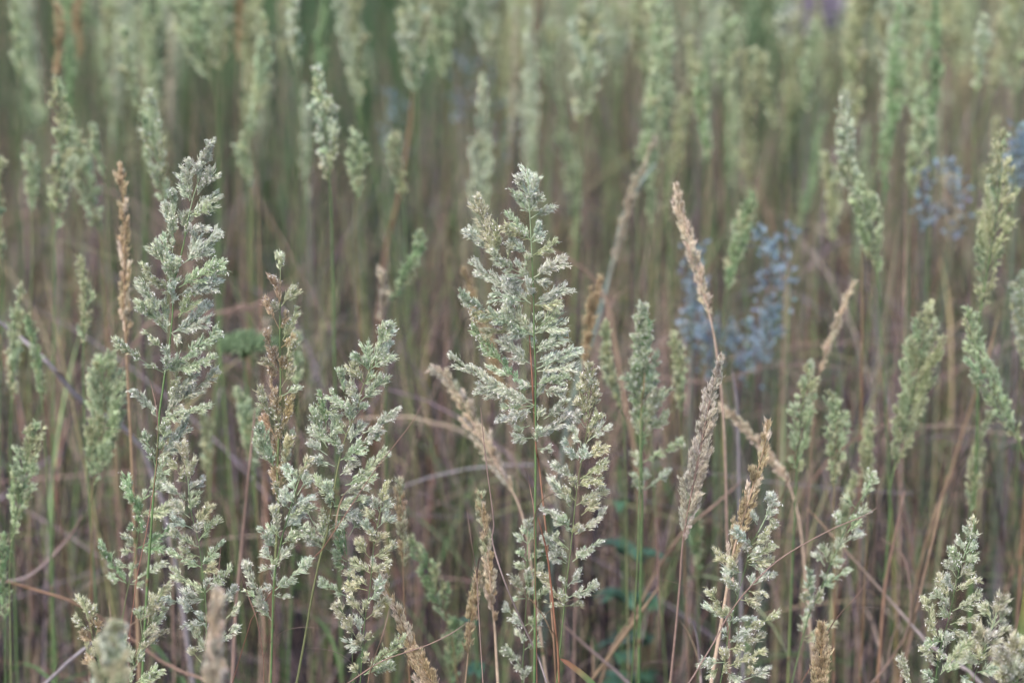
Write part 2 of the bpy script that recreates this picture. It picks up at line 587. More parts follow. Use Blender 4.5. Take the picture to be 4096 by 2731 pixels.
build_plant("small golden-green reed grass crossing the red-banded stem near the bottom edge", "reed grass",
    [(658, 2342), (620, 2437), (575, 2537), (565, 2562), (540, 2647), (515, 2740)], 2.02,
    B("""620 2437 660 2342 50; 590 2497 610 2390 40; 570 2547 555 2442 45; 585 2512 660 2430 45; 570 2557 620 2507 35; 555 2612 650 2527 55;
    535 2657 490 2542 50 green; 530 2682 565 2632 60; 540 2731 640 2677 50 green; 530 2740 500 2680 50"""),
    ['olive', 'olive', 'green'], GRN, 9, SHARP, fill=2)

build_plant("lowest left reed grass with yellowish curved tip above the blurred pale head", "reed grass",
    [(332, 2397), (360, 2497), (380, 2597), (410, 2697), (425, 2745)], 2.0,
    B("""360 2487 325 2397 60; 370 2487 365 2422 40; 360 2522 310 2472 45; 375 2567 320 2522 35; 385 2537 395 2497 40; 385 2647 345 2582 55; 400 2690 360 2640 50"""),
    ['olive', 'tan'], GRN, 8, SHARP, fill=2)

build_plant("upright reed grass with brown and green seed head narrowing to a straw sheath", "reed grass",
    [(1122, 1030), (1122, 1150), (1120, 1250), (1120, 1400), (1122, 1500), (1120, 1650), (1110, 1850), (1112, 1950), (1115, 2050), (1105, 2175), (1098, 2320), (1080, 2740)], 2.12,
    B("""1121 1140 1122 1032 65 olive; 1120 1215 1090 1115 45 brown; 1125 1225 1170 1160 60 olive; 1120 1320 1067 1205 40 brown; 1120 1310 1145 1255 35 brown;
    1130 1360 1187 1235 50 olive; 1125 1390 1170 1350 45 tan; 1115 1485 1065 1330 55 brown; 1110 1480 1050 1435 45 olive; 1125 1480 1155 1430 45 brown;
    1145 1480 1177 1370 45 olive; 1125 1550 1165 1480 60 olive; 1125 1585 1185 1550 40 green; 1100 1650 1080 1470 50 brown; 1070 1625 1035 1550 40 olive;
    1105 1700 1050 1600 55 olive; 1130 1700 1165 1600 60 tan; 1105 1750 1055 1670 45 tan; 1095 1865 1040 1710 70 green; 1090 1860 1035 1765 60 green;
    1135 1865 1175 1745 60 green; 1140 1850 1155 1760 60 olive; 1110 1975 1105 1750 60 brown; 1115 1800 1115 1710 80 tan; 1115 1700 1110 1600 60 brown;
    1105 2000 1100 1850 40 tan; 1120 1990 1125 1860 40 tan"""),
    ['tan', 'olive'], [(0, 'green'), (0.3, 'olive'), (0.42, 'tan'), (0.5, 'tan'), (0.56, 'orange'), (0.7, 'green'), (1, 'olive')], 20, SHARP, fill=4, open_=0.7)

build_plant("green reed grass with ladder-like side branches on a thick green stem, left of centre", "reed grass",
    [(1228, 1845), (1185, 1950), (1160, 2040), (1130, 2140), (1112, 2230), (1102, 2275), (1092, 2375), (1090, 2484), (1083, 2740)], 2.05,
    B("""1190 1910 1230 1845 45 olive; 1180 1960 1150 1865 50; 1190 1980 1230 1900 50; 1175 2010 1140 1975 60; 1180 2020 1235 1975 55; 1160 2035 1120 1995 22;
    1155 2060 1240 2020 60; 1140 2110 1200 2050 60; 1115 2140 1095 2025 45; 1120 2150 1085 2110 40; 1130 2175 1220 2115 55; 1095 2185 1050 2110 50;
    1090 2240 1047 2195 40; 1115 2255 1155 2190 50; 1105 2275 1055 2275 35; 1100 2360 1240 2235 50; 1095 2350 1065 2345 30; 1095 2378 1142 2390 18;
    1085 2480 985 2250 60; 1082 2470 995 2360 50"""),
    ['green', 'green', 'white'], [(0, 'green'), (1, 'green')], 17, SHARP, fill=3)

build_plant("bushy silvery green reed grass fanning out on a slanting tan stem", "reed grass",
    [(1547, 1295), (1520, 1380), (1480, 1480), (1450, 1550), (1425, 1650), (1385, 1740), (1355, 1850), (1325, 2025), (1310, 2125), (1290, 2192), (1270, 2275), (1240, 2425), (1225, 2522), (1185, 2740)], 2.1,
    B("""1500 1415 1550 1295 75; 1515 1435 1560 1320 60; 1475 1475 1465 1385 60; 1475 1480 1425 1420 65; 1480 1480 1550 1415 80; 1455 1535 1410 1460 70 olive; 1452 1540 1487 1505 40;
    1440 1595 1395 1545 70; 1440 1605 1557 1500 60; 1375 1565 1355 1490 55; 1395 1640 1330 1575 60; 1420 1665 1455 1625 60; 1305 1700 1285 1570 50 fresh; 1310 1650 1330 1630 40 green;
    1450 1735 1590 1630 55; 1455 1770 1515 1720 60; 1400 1770 1440 1700 80; 1305 1760 1250 1650 65; 1325 1740 1345 1670 60 green; 1310 1790 1260 1710 70;
    1310 1820 1250 1775 70; 1340 1865 1265 1835 60; 1360 1840 1440 1790 80; 1445 1780 1505 1750 45; 1415 1910 1547 1805 60; 1380 1940 1500 1900 55; 1360 1900 1415 1850 70;
    1320 1980 1265 1915 50; 1340 2020 1310 1945 55; 1365 1980 1460 1940 50; 1335 2025 1450 1995 55; 1330 2060 1420 2055 40; 1310 2125 1365 2085 40; 1290 2190 1180 2080 60;
    1290 2192 1210 2140 30; 1260 2100 1220 2020 45; 1300 2175 1290 2095 60; 1300 2110 1300 2040 50; 1385 1740 1350 1690 70; 1370 1800 1330 1750 80; 1400 1700 1400 1620 70"""),
    ['green', 'white', 'green'], [(0, 'olive'), (0.42, 'olive'), (0.5, 'tan'), (0.62, 'tan'), (0.7, 'yellow'), (1, 'green')], 15, SHARP, fill=4, anther=0.16)

build_plant("thin green reed grass between the slanting tan stem and the golden-tipped one, few drooping branches", "reed grass",
    [(1375, 2080), (1380, 2150), (1390, 2250), (1395, 2350), (1405, 2450), (1412, 2740)], 2.16,
    B("""1395 2145 1467 1995 45; 1380 2230 1350 2140 45; 1385 2245 1305 2195 35; 1385 2265 1340 2255 22; 1390 2385 1282 2322 28; 1378 2150 1370 2085 40"""),
    ['fresh', 'green'], [(0, 'green'), (0.5, 'olive'), (0.6, 'orange'), (1, 'tan')], 7, SHARP, fill=1)

build_plant("golden-tipped reed grass with tiered sprays crossing the bent tan spike", "reed grass",
    [(1535, 1945), (1520, 2050), (1500, 2150), (1490, 2230), (1480, 2350), (1465, 2440), (1460, 2472), (1450, 2597), (1440, 2740)], 2.07,
    B("""1525 2010 1535 1945 60; 1520 2050 1495 2000 45; 1520 2050 1552 2000 50; 1510 2100 1475 2045 50; 1510 2110 1555 2070 55; 1500 2150 1460 2100 60; 1495 2180 1530 2130 50;
    1490 2230 1565 2180 60; 1485 2235 1440 2175 60; 1480 2290 1410 2245 55; 1485 2290 1545 2245 60; 1470 2340 1400 2295 60; 1470 2360 1395 2340 55; 1470 2415 1520 2330 60;
    1465 2475 1550 2395 45; 1460 2475 1400 2385 45; 1450 2592 1355 2412 60; 1445 2537 1430 2477 40; 1455 2562 1480 2537 25; 1450 2592 1385 2562 40; 1450 2597 1407 2594 18;
    1460 2697 1620 2545 50 green; 1455 2697 1575 2657 40 green; 1435 2697 1422 2672 50"""),
    ['olive', 'white', 'olive'], GRN, 9, SHARP, fill=4)

build_plant("tallest central reed grass with broad triangular frosty white panicle", "reed grass",
    [(2110, 662), (2120, 875), (2127, 1020), (2132, 1115), (2135, 1220), (2135, 1335), (2137, 1370), (2142, 1480), (2142, 1625), (2142, 1750), (2142, 1900), (2140, 2084), (2142, 2247), (2140, 2497), (2137, 2740)], 2.09,
    B("""2120 860 2108 665 70; 2117 805 2070 695 45; 2120 790 2150 710 40; 2120 850 2050 750 45; 2122 845 2162 795 55; 2122 875 2205 825 40; 2122 960 2027 840 55; 2120 960 2022 905 50 olive;
    2125 960 2155 890 40; 2130 970 2165 940 50; 2127 1020 2050 960 55; 2130 1022 2225 970 50 olive; 1985 1030 1905 780 70 olive; 1985 1025 1875 925 70; 1990 1020 1990 870 50 olive; 2130 1115 1970 1020 70;
    2030 1035 2045 945 40 olive; 2100 1080 2110 1020 25; 2085 1080 2068 1050 30; 2132 1112 2245 1035 80; 2135 1115 2190 1130 50; 2130 1120 2040 1120 60; 2125 1215 1885 1045 80; 2100 1205 1975 1175 60;
    2137 1220 2270 1150 60; 2140 1220 2230 1215 60 olive; 2130 1335 1845 1180 75; 2120 1330 1890 1255 70 olive; 2020 1325 1940 1330 45 olive; 2125 1330 2030 1225 80; 2135 1335 2260 1290 80; 2145 1320 2230 1235 70;
    2145 1290 2155 1260 40; 2135 1340 2050 1320 70; 2015 1460 1895 1300 60 fresh; 2100 1560 2010 1440 40 fresh; 2035 1505 1955 1470 35 green; 2140 1465 2005 1360 70; 2145 1410 2265 1335 60; 2145 1390 2220 1355 60;
    2145 1475 2302 1400 75; 2150 1485 2290 1465 70; 2145 1535 2280 1500 60; 2180 1560 2280 1565 50; 2140 1620 1800 1425 70; 2130 1600 1925 1550 75; 2140 1545 2095 1540 40; 2140 1600 2180 1540 60;
    2135 1620 2020 1630 40; 2135 1625 1985 1680 40; 2120 1640 2050 1690 45; 2120 1700 2070 1715 30; 2175 1675 2265 1605 50; 2150 1740 2280 1665 55; 2150 1745 2205 1725 30; 2140 1750 2045 1745 40;
    2150 1793 2205 1793 22; 2150 1680 2165 1640 30; 2090 1300 2020 1250 80; 2100 1450 2050 1390 70; 2150 1450 2220 1420 70; 2150 1560 2210 1500 70"""),
    ['white', 'white', 'white', 'green'], [(0, 'green'), (0.60, 'green'), (0.66, 'pink'), (0.75, 'tan'), (1, 'tan')], 15, SHARP, fill=5, anther=0.16)

build_plant("yellowish reed grass right of the tallest one, with a pale bare node under its sprays", "reed grass",
    [(2362, 1455), (2357, 1550), (2350, 1700), (2335, 1800), (2315, 1900), (2300, 2025), (2295, 2072), (2280, 2222), (2267, 2322), (2257, 2422), (2245, 2547), (2230, 2697), (2227, 2745)], 2.08,
    B("""2357 1540 2362 1455 55; 2355 1580 2330 1510 45; 2360 1600 2385 1540 45; 2350 1650 2320 1550 50; 2355 1670 2390 1580 55; 2340 1690 2310 1610 50; 2350 1730 2395 1660 60; 2340 1710 2310 1660 40;
    2350 1765 2420 1705 65; 2325 1775 2290 1715 45; 2345 1775 2365 1730 80; 2315 1840 2265 1755 50; 2325 1845 2412 1795 60; 2320 1850 2340 1805 60; 2305 1920 2222 1845 55; 2320 1915 2405 1855 80; 2310 1940 2390 1925 50;
    2280 2025 2212 1920 50; 2305 2020 2415 1960 65; 2325 2060 2375 2020 60; 2270 2112 2185 2032 50 white; 2275 2197 2225 2147 60 green; 2300 2137 2415 2047 55 white; 2270 2247 2175 2142 60; 2265 2252 2200 2212 45;
    2290 2245 2395 2157 40 white; 2270 2347 2315 2292 45; 2265 2357 2250 2322 25; 2265 2392 2390 2332 50 white; 2260 2397 2240 2367 35; 2255 2417 2160 2287 40; 2255 2424 2187 2410 18; 2260 2422 2325 2412 20; 2290 2130 2250 2070 60 green; 2300 2000 2260 1960 50"""),
    ['olive', 'olive', 'white'], [(0, 'olive'), (0.4, 'green'), (0.62, 'green'), (0.7, 'pink'), (1, 'tan')], 10, SHARP, fill=4, anther=0.2)

build_plant("narrow reed grass with sparse paired tufts left of the brown-sheathed central stem", "reed grass",
    [(2115, 2082), (2110, 2197), (2107, 2257), (2105, 2397), (2100, 2497), (2095, 2597), (2090, 2672), (2088, 2740)], 2.17,
    B("""2112 2132 2115 2082 40; 2110 2147 2092 2107 30; 2110 2172 2075 2147 35; 2115 2172 2130 2137 35; 2107 2242 2085 2207 35; 2115 2242 2150 2212 35; 2110 2282 2060 2252 45; 2115 2292 2165 2262 45;
    2105 2387 2050 2302 45; 2110 2337 2120 2290 45; 2100 2392 2065 2392 20; 2115 2397 2120 2372 50; 2135 2412 2180 2362 40; 2095 2507 2025 2432 45; 2100 2502 2135 2477 45; 2090 2572 2075 2532 35;
    2115 2532 2165 2467 40; 2100 2597 2140 2567 40; 2085 2662 2015 2582 45; 2090 2672 2065 2667 25; 2095 2731 2100 2682 50"""),
    ['green', 'white'], GRN, 8, SHARP, fill=3)

build_plant("open airy white-flowered reed grass in front of the pale cream straw, lower right of centre", "reed grass",
    [(3085, 1987), (3065, 2062), (3030, 2132), (3000, 2187), (2985, 2257), (2960, 2347), (2935, 2447), (2915, 2522), (2905, 2597), (2890, 2687), (2880, 2740)], 2.04,
    B("""3065 2052 3085 1987 65; 3060 2077 3100 2007 50; 3030 2097 3005 2052 40; 3070 2057 3090 2087 40; 3025 2147 3100 2107 45 olive; 3010 2187 2945 2127 55; 3010 2177 3050 2152 40; 2990 2242 3095 2177 50;
    2995 2247 3090 2242 45; 2995 2257 3045 2267 35; 2990 2227 3020 2197 40; 2935 2267 2862 2207 50; 2965 2287 2880 2287 50; 2955 2287 2935 2247 60; 2950 2382 2920 2317 50; 3000 2342 3082 2297 45; 3005 2342 3005 2302 22;
    2995 2362 3057 2372 30; 2960 2397 3030 2407 50; 2915 2472 2845 2367 60; 2905 2472 2825 2427 60; 2930 2477 3020 2472 30; 2980 2507 3100 2462 55 olive; 2915 2502 2920 2487 40; 2910 2547 2895 2522 20; 2915 2557 3045 2547 40;
    2920 2567 2990 2522 40; 2915 2597 2965 2577 50; 2900 2647 2800 2642 45; 2905 2667 2895 2617 60 olive; 2915 2662 3055 2602 40 olive; 2900 2677 2940 2717 50; 2870 2672 2835 2707 30; 2975 2717 3075 2667 45; 2995 2697 3005 2667 20"""),
    ['white', 'white', 'olive'], GRN, 8, SHARP, fill=3, anther=0.2)

build_plant("drooping-sided reed grass with a bare kinked stem, right of the airy white one", "reed grass",
    [(3490, 1890), (3470, 1952), (3415, 2047), (3360, 2162), (3310, 2287), (3270, 2387), (3240, 2447), (3210, 2552), (3165, 2740)], 2.27,
    B("""3450 2007 3488 1892 55; 3425 2032 3390 1997 60; 3415 2072 3460 2037 50; 3365 2112 3355 2072 60; 3370 2172 3430 2137 65; 3310 2247 3290 2182 45; 3300 2262 3270 2222 40; 3320 2257 3355 2247 50; 3290 2347 3375 2282 65;
    3240 2422 3235 2267 35; 3230 2427 3220 2367 30; 3250 2422 3290 2372 45; 3215 2527 3222 2447 28; 3212 2530 3202 2502 18; 3220 2547 3340 2482 28; 3215 2557 3250 2562 12; 3390 2130 3420 2080 60; 3340 2220 3360 2170 60"""),
    ['green', 'white', 'olive'], [(0, 'green'), (0.7, 'green'), (1, 'olive')], 10, SHARP, fill=3, coarse=1.15)

build_plant("reed grass near the bottom right corner with loose purplish-tipped tiers", "reed grass",
    [(3895, 2077), (3885, 2147), (3860, 2207), (3830, 2307), (3805, 2427), (3785, 2512), (3760, 2597), (3745, 2697), (3740, 2740)], 2.06,
    B("""3885 2137 3895 2077 35; 3880 2162 3865 2112 30; 3880 2162 3895 2132 30; 3860 2207 3840 2167 45; 3865 2212 3895 2182 40; 3850 2247 3907 2217 35; 3835 2287 3815 2197 55; 3825 2307 3795 2242 45; 3830 2312 3880 2272 45;
    3820 2357 3780 2307 40; 3825 2362 3910 2322 40 olive; 3795 2397 3752 2307 45 olive; 3795 2432 3740 2367 50; 3810 2442 3915 2382 60; 3800 2472 3770 2447 50; 3800 2497 3890 2467 60; 3790 2512 3850 2537 60; 3745 2552 3705 2392 50 olive;
    3775 2562 3720 2567 60; 3760 2607 3695 2602 45; 3770 2607 3790 2547 60; 3755 2667 3725 2632 50; 3760 2647 3770 2617 40; 3650 2740 3600 2612 50; 3750 2717 3710 2697 60; 3760 2697 3790 2667 50"""),
    ['white', 'olive', 'green'], GRN, 8, SHARP, fill=4, anther=0.2)

build_plant("spiky pale reed grass beside the round fluffy head in the bottom right corner", "reed grass",
    [(4005, 2387), (3980, 2472), (3960, 2537), (3930, 2622), (3900, 2697), (3895, 2740)], 2.0,
    B("""3975 2477 4005 2387 60; 3970 2487 3940 2427 50; 3980 2497 4025 2452 50; 3955 2572 4025 2522 55; 3945 2577 3905 2497 45; 3940 2577 3960 2537 60; 3925 2622 3885 2562 50; 3930 2647 3865 2632 70; 3930 2632 3970 2607 70;
    3780 2667 3895 2542 40 green; 3790 2687 3885 2622 45 green; 3910 2687 3975 2672 60; 3840 2700 3880 2727 40 white"""),
    ['white', 'olive'], GRN, 8, SHARP, fill=3, spk=0.0076)

build_plant("round fluffy reed head facing the camera in the bottom right corner", "reed grass",
    [(4062, 2555), (4062, 2620), (4060, 2690), (4058, 2745)], 1.95,
    B("""4060 2680 4055 2558 80; 4050 2690 3995 2590 70; 4050 2700 4000 2660 70; 4065 2680 4095 2575 80; 4060 2720 4010 2710 70; 4065 2720 4120 2640 80; 4060 2740 4050 2660 90; 4070 2660 4075 2580 80; 4075 2730 4130 2720 80"""),
    ['white', 'olive'], GRN, 8, SHARP, fill=6, spk=0.0076, dy=0.9)

# ---- dry, narrow seed heads (branches pressed to the stem)
def spike_plant(label, pix, kpan, wprof, depth, pal, bands, stem_px, nb=16, ang=0.32, coarse=1.0, dens=0.42, name="reed_grass", **kw):
    wprof = [(k_, w_ * 0.82) for k_, w_ in wprof]
    br = auto_branches(pix[:kpan], wprof, nb, ang, 1.15, 0.42)
    return build_plant(label, "reed grass", pix, depth, br, pal, bands, stem_px, kw.pop('group', "dry narrow seed heads"), name=name, coarse=coarse, dens=dens,
                       fill=kw.pop('fill', 3), dy=0.15, anther=0.0, open_=kw.pop('open_', 0.28), **kw)


spike_plant("narrow tan seed head on a thick cream stalk behind the airy white grass",
    [(3072, 1677), (3060, 1775), (3025, 1900), (2995, 2000), (2965, 2097), (2930, 2222), (2905, 2372), (2880, 2522), (2850, 2697), (2845, 2740)], 7,
    [(0, 18), (0.2, 42), (0.5, 75), (0.8, 95), (1, 50)], 2.12, ['tan', 'cream', 'tan'], [(0, 'tan'), (0.4, 'cream'), (1, 'cream')], 30, 26)
spike_plant("grey-brown feathery plume with purplish point, right of centre",
    [(2887, 1420), (2865, 1500), (2835, 1625), (2810, 1750), (2785, 1875), (2755, 2025), (2730, 2177), (2720, 2322), (2700, 2547), (2680, 2740)], 7,
    [(0, 14), (0.15, 45), (0.4, 85), (0.7, 120), (0.9, 115), (1, 60)], 2.16, ['grey'], [(0, 'pink'), (1, 'pink')], 17, 34, 0.35)
spike_plant("short tan-brown seed head poking up at the bottom edge under the kinked stem",
    [(3287, 2492), (3285, 2597), (3275, 2731), (3270, 2800)], 4, [(0, 16), (0.4, 70), (1, 110)], 2.04, ['tan', 'brown'], TANS, 12, 20, 0.4)
spike_plant("slim tan seed head on an orange stem between the golden-tipped and pale straw ones",
    [(1597, 1925), (1602, 2020), (1610, 2150), (1612, 2280), (1618, 2420), (1630, 2560), (1640, 2740)], 4,
    [(0, 14), (0.3, 50), (0.7, 56), (1, 30)], 2.27, ['olive', 'tan'], [(0, 'tan'), (0.35, 'orange'), (0.6, 'tan'), (1, 'tan')], 15, 18, 0.3, coarse=1.2)
spike_plant("pale straw seed head on a thick whitish stalk, bottom centre",
    [(1912, 1970), (1935, 2100), (1955, 2260), (1970, 2420), (1978, 2500), (1985, 2620), (1992, 2740)], 5,
    [(0, 16), (0.2, 46), (0.6, 70), (1, 55)], 2.2, ['cream', 'tan', 'olive'], [(0, 'tan'), (0.3, 'cream'), (1, 'cream')], 26, 22, 0.3)
spike_plant("leaning brown seed head touching the pale straw stalk, bottom centre",
    [(1912, 2285), (1898, 2390), (1880, 2500), (1872, 2620), (1860, 2740)], 4, [(0, 14), (0.3, 46), (0.7, 60), (1, 34)], 2.18, ['tan', 'brown'], [(0, 'tan'), (1, 'cream')], 20, 18, 0.28)
spike_plant("bent golden-tan seed head slanting to the bottom edge behind the golden-tipped grass",
    [(1500, 2270), (1540, 2345), (1600, 2470), (1640, 2580), (1690, 2731), (1710, 2790)], 6, [(0, 20), (0.2, 40), (0.6, 75), (1, 85)], 2.12, ['tan', 'cream'], TANS, 16, 24, 0.3)
spike_plant("dark tan curled seed head tip lying against the bent golden one at the bottom edge",
    [(1655, 2600), (1685, 2650), (1720, 2720), (1750, 2800)], 4, [(0, 30), (0.4, 75), (1, 85)], 2.08, ['brown', 'tan'], TANS, 12, 16, 0.45)
spike_plant("large blurred tan plume closest to the camera, bottom left",
    [(870, 2367), (865, 2447), (860, 2597), (858, 2731), (856, 2900)], 5, [(0, 40), (0.3, 75), (0.7, 110), (1, 130)], 1.7, ['cream', 'grey'], TANS, 14, 26, 0.3, name="reed_grass")
spike_plant("blurred whitish fluffy head close to the camera in the bottom left corner",
    [(465, 2500), (450, 2600), (430, 2731), (420, 2900)], 4, [(0, 80), (0.4, 160), (1, 210)], 1.7, ['white', 'olive'], GRN, 12, 20, 0.6, open_=1.0)
spike_plant("tan seed head with purple-pink tip left of the tall red-banded grass",
    [(482, 660), (490, 780), (498, 920), (500, 1060), (498, 1200), (505, 1380), (515, 1600), (530, 1900), (545, 2300)], 6,
    [(0, 12), (0.25, 48), (0.6, 62), (1, 55)], 2.36, ['tan', 'tan', 'cream'], [(0, 'tan'), (0.5, 'tan'), (0.7, 'pink'), (1, 'tan')], 22, 24, 0.25, coarse=1.2)
spike_plant("bright cream bent seed head drooping left above the blue-grey herb",
    [(2706, 745), (2725, 860), (2775, 1010), (2815, 1180), (2845, 1290), (2865, 1400), (2885, 1560), (2900, 1800), (2910, 2200)], 5,
    [(0, 12), (0.25, 48), (0.6, 70), (0.85, 66), (1, 24)], 2.36, ['cream'], [(0, 'cream'), (0.4, 'pink'), (1, 'tan')], 18, 26, 0.3, coarse=1.2)
spike_plant("arching cream seed head bowed over left of the central stem",
    [(1725, 1475), (1780, 1500), (1850, 1600), (1905, 1720), (1990, 1860), (2060, 1985), (2100, 2100), (2130, 2300)], 6,
    [(0, 24), (0.25, 60), (0.6, 95), (0.9, 80), (1, 60)], 2.4, ['cream', 'cream', 'grey'], [(0, 'cream'), (1, 'tan')], 16, 28, 0.35, coarse=1.2)
spike_plant("cream folded straw head slanting down right behind the tan narrow one",
    [(2890, 1630), (2960, 1690), (3040, 1780), (3110, 1870), (3160, 1950), (3200, 2100), (3230, 2400)], 5,
    [(0, 24), (0.4, 40), (1, 60)], 2.5, ['cream'], [(0, 'cream'), (1, 'tan')], 20, 18, 0.25, coarse=1.3)

# ---- slightly soft plants a little behind, measured one by one
arms = auto_branches([(2567, 1225), (2565, 1325), (2572, 1500), (2570, 1650), (2567, 1800)], [(0, 22), (0.15, 70), (0.4, 105), (0.7, 140), (1, 120)], 34, 0.42, 1.5, 0.32, 0.3)
build_plant("soft green pointed reed grass with stubby lower arms between the central grass and grey-brown plume", "reed grass",
    [(2567, 1225), (2565, 1325), (2572, 1500), (2570, 1650), (2565, 1750), (2567, 1884), (2568, 2037), (2562, 2350), (2555, 2700)], 2.36,
    arms + B("2570 1850 2725 1770 45; 2575 1750 2690 1640 50; 2565 1884 2525 1790 35; 2575 1960 2680 1880 35; 2565 1970 2530 1900 35; 2575 1665 2680 1550 55; 2560 1590 2505 1510 50"),
    ['green', 'fresh', 'green'], [(0, 'green'), (0.7, 'green'), (1, 'olive')], 17, "soft reed grasses just behind", fill=4, coarse=1.1, dens=0.26)

# ---- softer seed heads further back: pixel of tip and of panicle base, full width, distance, palettes
HERO_TIPS = [((830, 572), "red-banded tall grass"), ((1122, 1030), "brown and green spike"), ((1547, 1295), "bushy silvery grass"),
             ((2110, 662), "tallest central grass"), ((2362, 1455), "yellowish grass"), ((2567, 1225), "soft stubby-armed grass"),
             ((2706, 745), "bright cream bent head"), ((2887, 1420), "grey-brown plume"), ((3085, 1987), "airy white grass"),
             ((3490, 1890), "kinked-stem grass"), ((3895, 2077), "corner grass with purplish tips"), ((740, 1790), "zigzag-tiered grass"),
             ((1725, 1475), "arching cream head"), ((482, 660), "purple-tipped tan head")]
COLWORD = {'white': 'whitish green', 'green': 'pale green', 'olive': 'yellow-green', 'tan': 'tan', 'brown': 'brown', 'cream': 'cream', 'grey': 'grey-tan', 'fresh': 'fresh green'}
USED = {}


def soft_label(x, y, w, h, depth, pal, lean):
    form = "broad" if w > 100 else ("slim" if w < 55 else "plump")
    tilt = "" if abs(lean) < 0.18 else (" leaning left" if lean < 0 else " leaning right")
    size = "long " if h > 450 else ("short " if h < 240 else "")
    (hx, hy), hn = min(HERO_TIPS, key=lambda q: (q[0][0] - x) ** 2 + ((q[0][1] - y) * 0.8) ** 2)
    dx, dyy = x - hx, y - hy
    if abs(dx) > 1.5 * abs(dyy):
        rel = "left of" if dx < 0 else "right of"
    elif abs(dyy) > 1.5 * abs(dx):
        rel = "above" if dyy < 0 else "below"
    else:
        rel = ("up and " if dyy < 0 else "down and ") + ("left of" if dx < 0 else "right of")
    far = "nearer" if math.hypot(dx, dyy) < 300 else "well"
    s = f"blurred {size}{form} {COLWORD[pal]} head{tilt}, {rel} the {hn}" if far == "well" else f"blurred {size}{form} {COLWORD[pal]} head{tilt} close {rel} the {hn}"
    n = USED.get(s, 0)
    USED[s] = n + 1
    if n:
        s = s.replace("blurred ", ["blurred second ", "blurred third ", "blurred fourth ", "blurred fifth "][min(n - 1, 3)])
    return s


STEMSETS = [[(0, 'green'), (0.35, 'green'), (0.5, 'yellow'), (0.62, 'orange'), (1, 'tan')], [(0, 'green'), (0.5, 'green'), (1, 'olive')],
            [(0, 'olive'), (0.35, 'orange'), (0.5, 'pink'), (1, 'tan')], [(0, 'green'), (0.4, 'olive'), (0.55, 'pink'), (1, 'pink')],
            [(0, 'olive'), (0.3, 'green'), (0.6, 'dark'), (1, 'olive')], [(0, 'tan'), (0.4, 'pink'), (1, 'tan')]]

SOFT = """60 0 75 330 60 3.2 green; 228 30 222 320 38 3.0 tan; 225 310 220 930 95 2.62 olive; 112 580 125 860 60 2.75 green; 300 510 400 950 85 2.7 green; 372 500 420 720 42 2.75 green;
322 1030 332 1400 58 2.45 olive; 600 370 665 840 85 2.5 white; 500 120 560 440 60 3.0 green; 700 -60 850 330 130 3.1 green; 870 -80 880 300 110 3.3 white; 962 -80 950 260 32 3.3 tan;
1050 60 1000 560 70 2.95 green; 975 540 1000 760 60 2.95 green; 1188 -60 1195 310 44 3.0 white; 1268 275 1320 740 95 2.55 white; 1425 545 1425 800 85 2.7 green; 1580 530 1615 810 75 2.8 olive;
1650 -120 1665 390 125 3.2 white; 1760 -100 1780 320 95 3.5 green; 1930 -100 1950 280 120 3.5 white; 2085 -60 2090 300 100 3.7 olive; 2360 30 2325 500 140 3.1 white; 2205 80 2190 360 85 3.6 green;
2560 -60 2575 300 80 3.8 olive; 2620 300 2560 660 62 3.0 green; 2900 30 2900 400 105 3.15 green; 2805 260 2840 660 45 3.0 fresh; 3030 200 3110 520 70 3.3 olive; 3378 370 3440 860 90 2.6 white;
3450 740 3510 1110 110 2.62 green; 3560 -40 3550 350 105 3.4 white; 3660 -60 3650 480 100 3.2 green; 3935 70 3900 380 60 3.0 white; 3800 -80 3830 320 110 3.6 olive; 4050 -60 4060 400 120 3.3 olive;
4010 530 3920 1260 135 2.42 olive; 3800 700 3805 1020 75 3.0 grey; 3870 1230 4085 1790 110 2.38 green; 4090 1090 4110 1500 80 2.5 white; 3715 1230 3570 1900 150 2.45 olive; 3240 1450 3185 1910 105 2.4 green;
3322 1570 3335 1960 90 2.42 green; 3010 780 2905 1170 75 2.7 fresh; 2400 1110 2330 1490 50 2.5 tan; 2425 1290 2490 1660 52 2.5 olive; 2690 1340 2720 1670 58 2.5 olive; 1640 2150 1800 2520 95 2.45 fresh;
5 640 10 1060 50 2.6 olive; 85 1140 45 1620 62 2.5 olive; 105 1260 170 1620 42 2.5 fresh; 400 1430 370 1960 170 2.42 green; 150 1690 50 2150 110 2.3 green; 950 1560 1020 1920 80 2.6 green;
1185 1330 1190 1570 52 2.6 green; 812 1650 830 1920 42 2.7 olive; 1680 930 1565 1220 60 2.6 fresh; 1860 1090 2040 1660 55 2.65 tan; 1520 1080 1525 1300 34 2.6 grey; 2760 150 2740 520 55 3.4 olive;
3260 100 3210 460 80 3.5 green; 3120 -60 3150 260 90 3.8 white; 2450 -40 2470 300 90 3.9 white; 3420 60 3400 360 70 3.6 olive; 430 -60 440 240 60 3.4 olive; 330 -40 320 260 44 3.6 tan;
2760 1980 2790 2300 50 2.6 fresh; 3960 1650 3880 2050 70 2.5 olive; 3480 1650 3470 2000 70 2.5 olive; 3420 1900 3330 2300 46 2.6 olive; 2620 560 2450 1060 34 2.9 grey; 3415 1130 3275 1500 34 2.5 cream;
2990 2480 2980 2740 60 2.7 fresh; 1820 2480 1800 2740 90 2.5 fresh; 1070 1280 1060 1640 40 2.8 grey; 20 2140 20 2500 60 2.35 fresh; 3680 360 3640 800 90 2.9 green; 3300 620 3330 980 60 3.0 olive"""

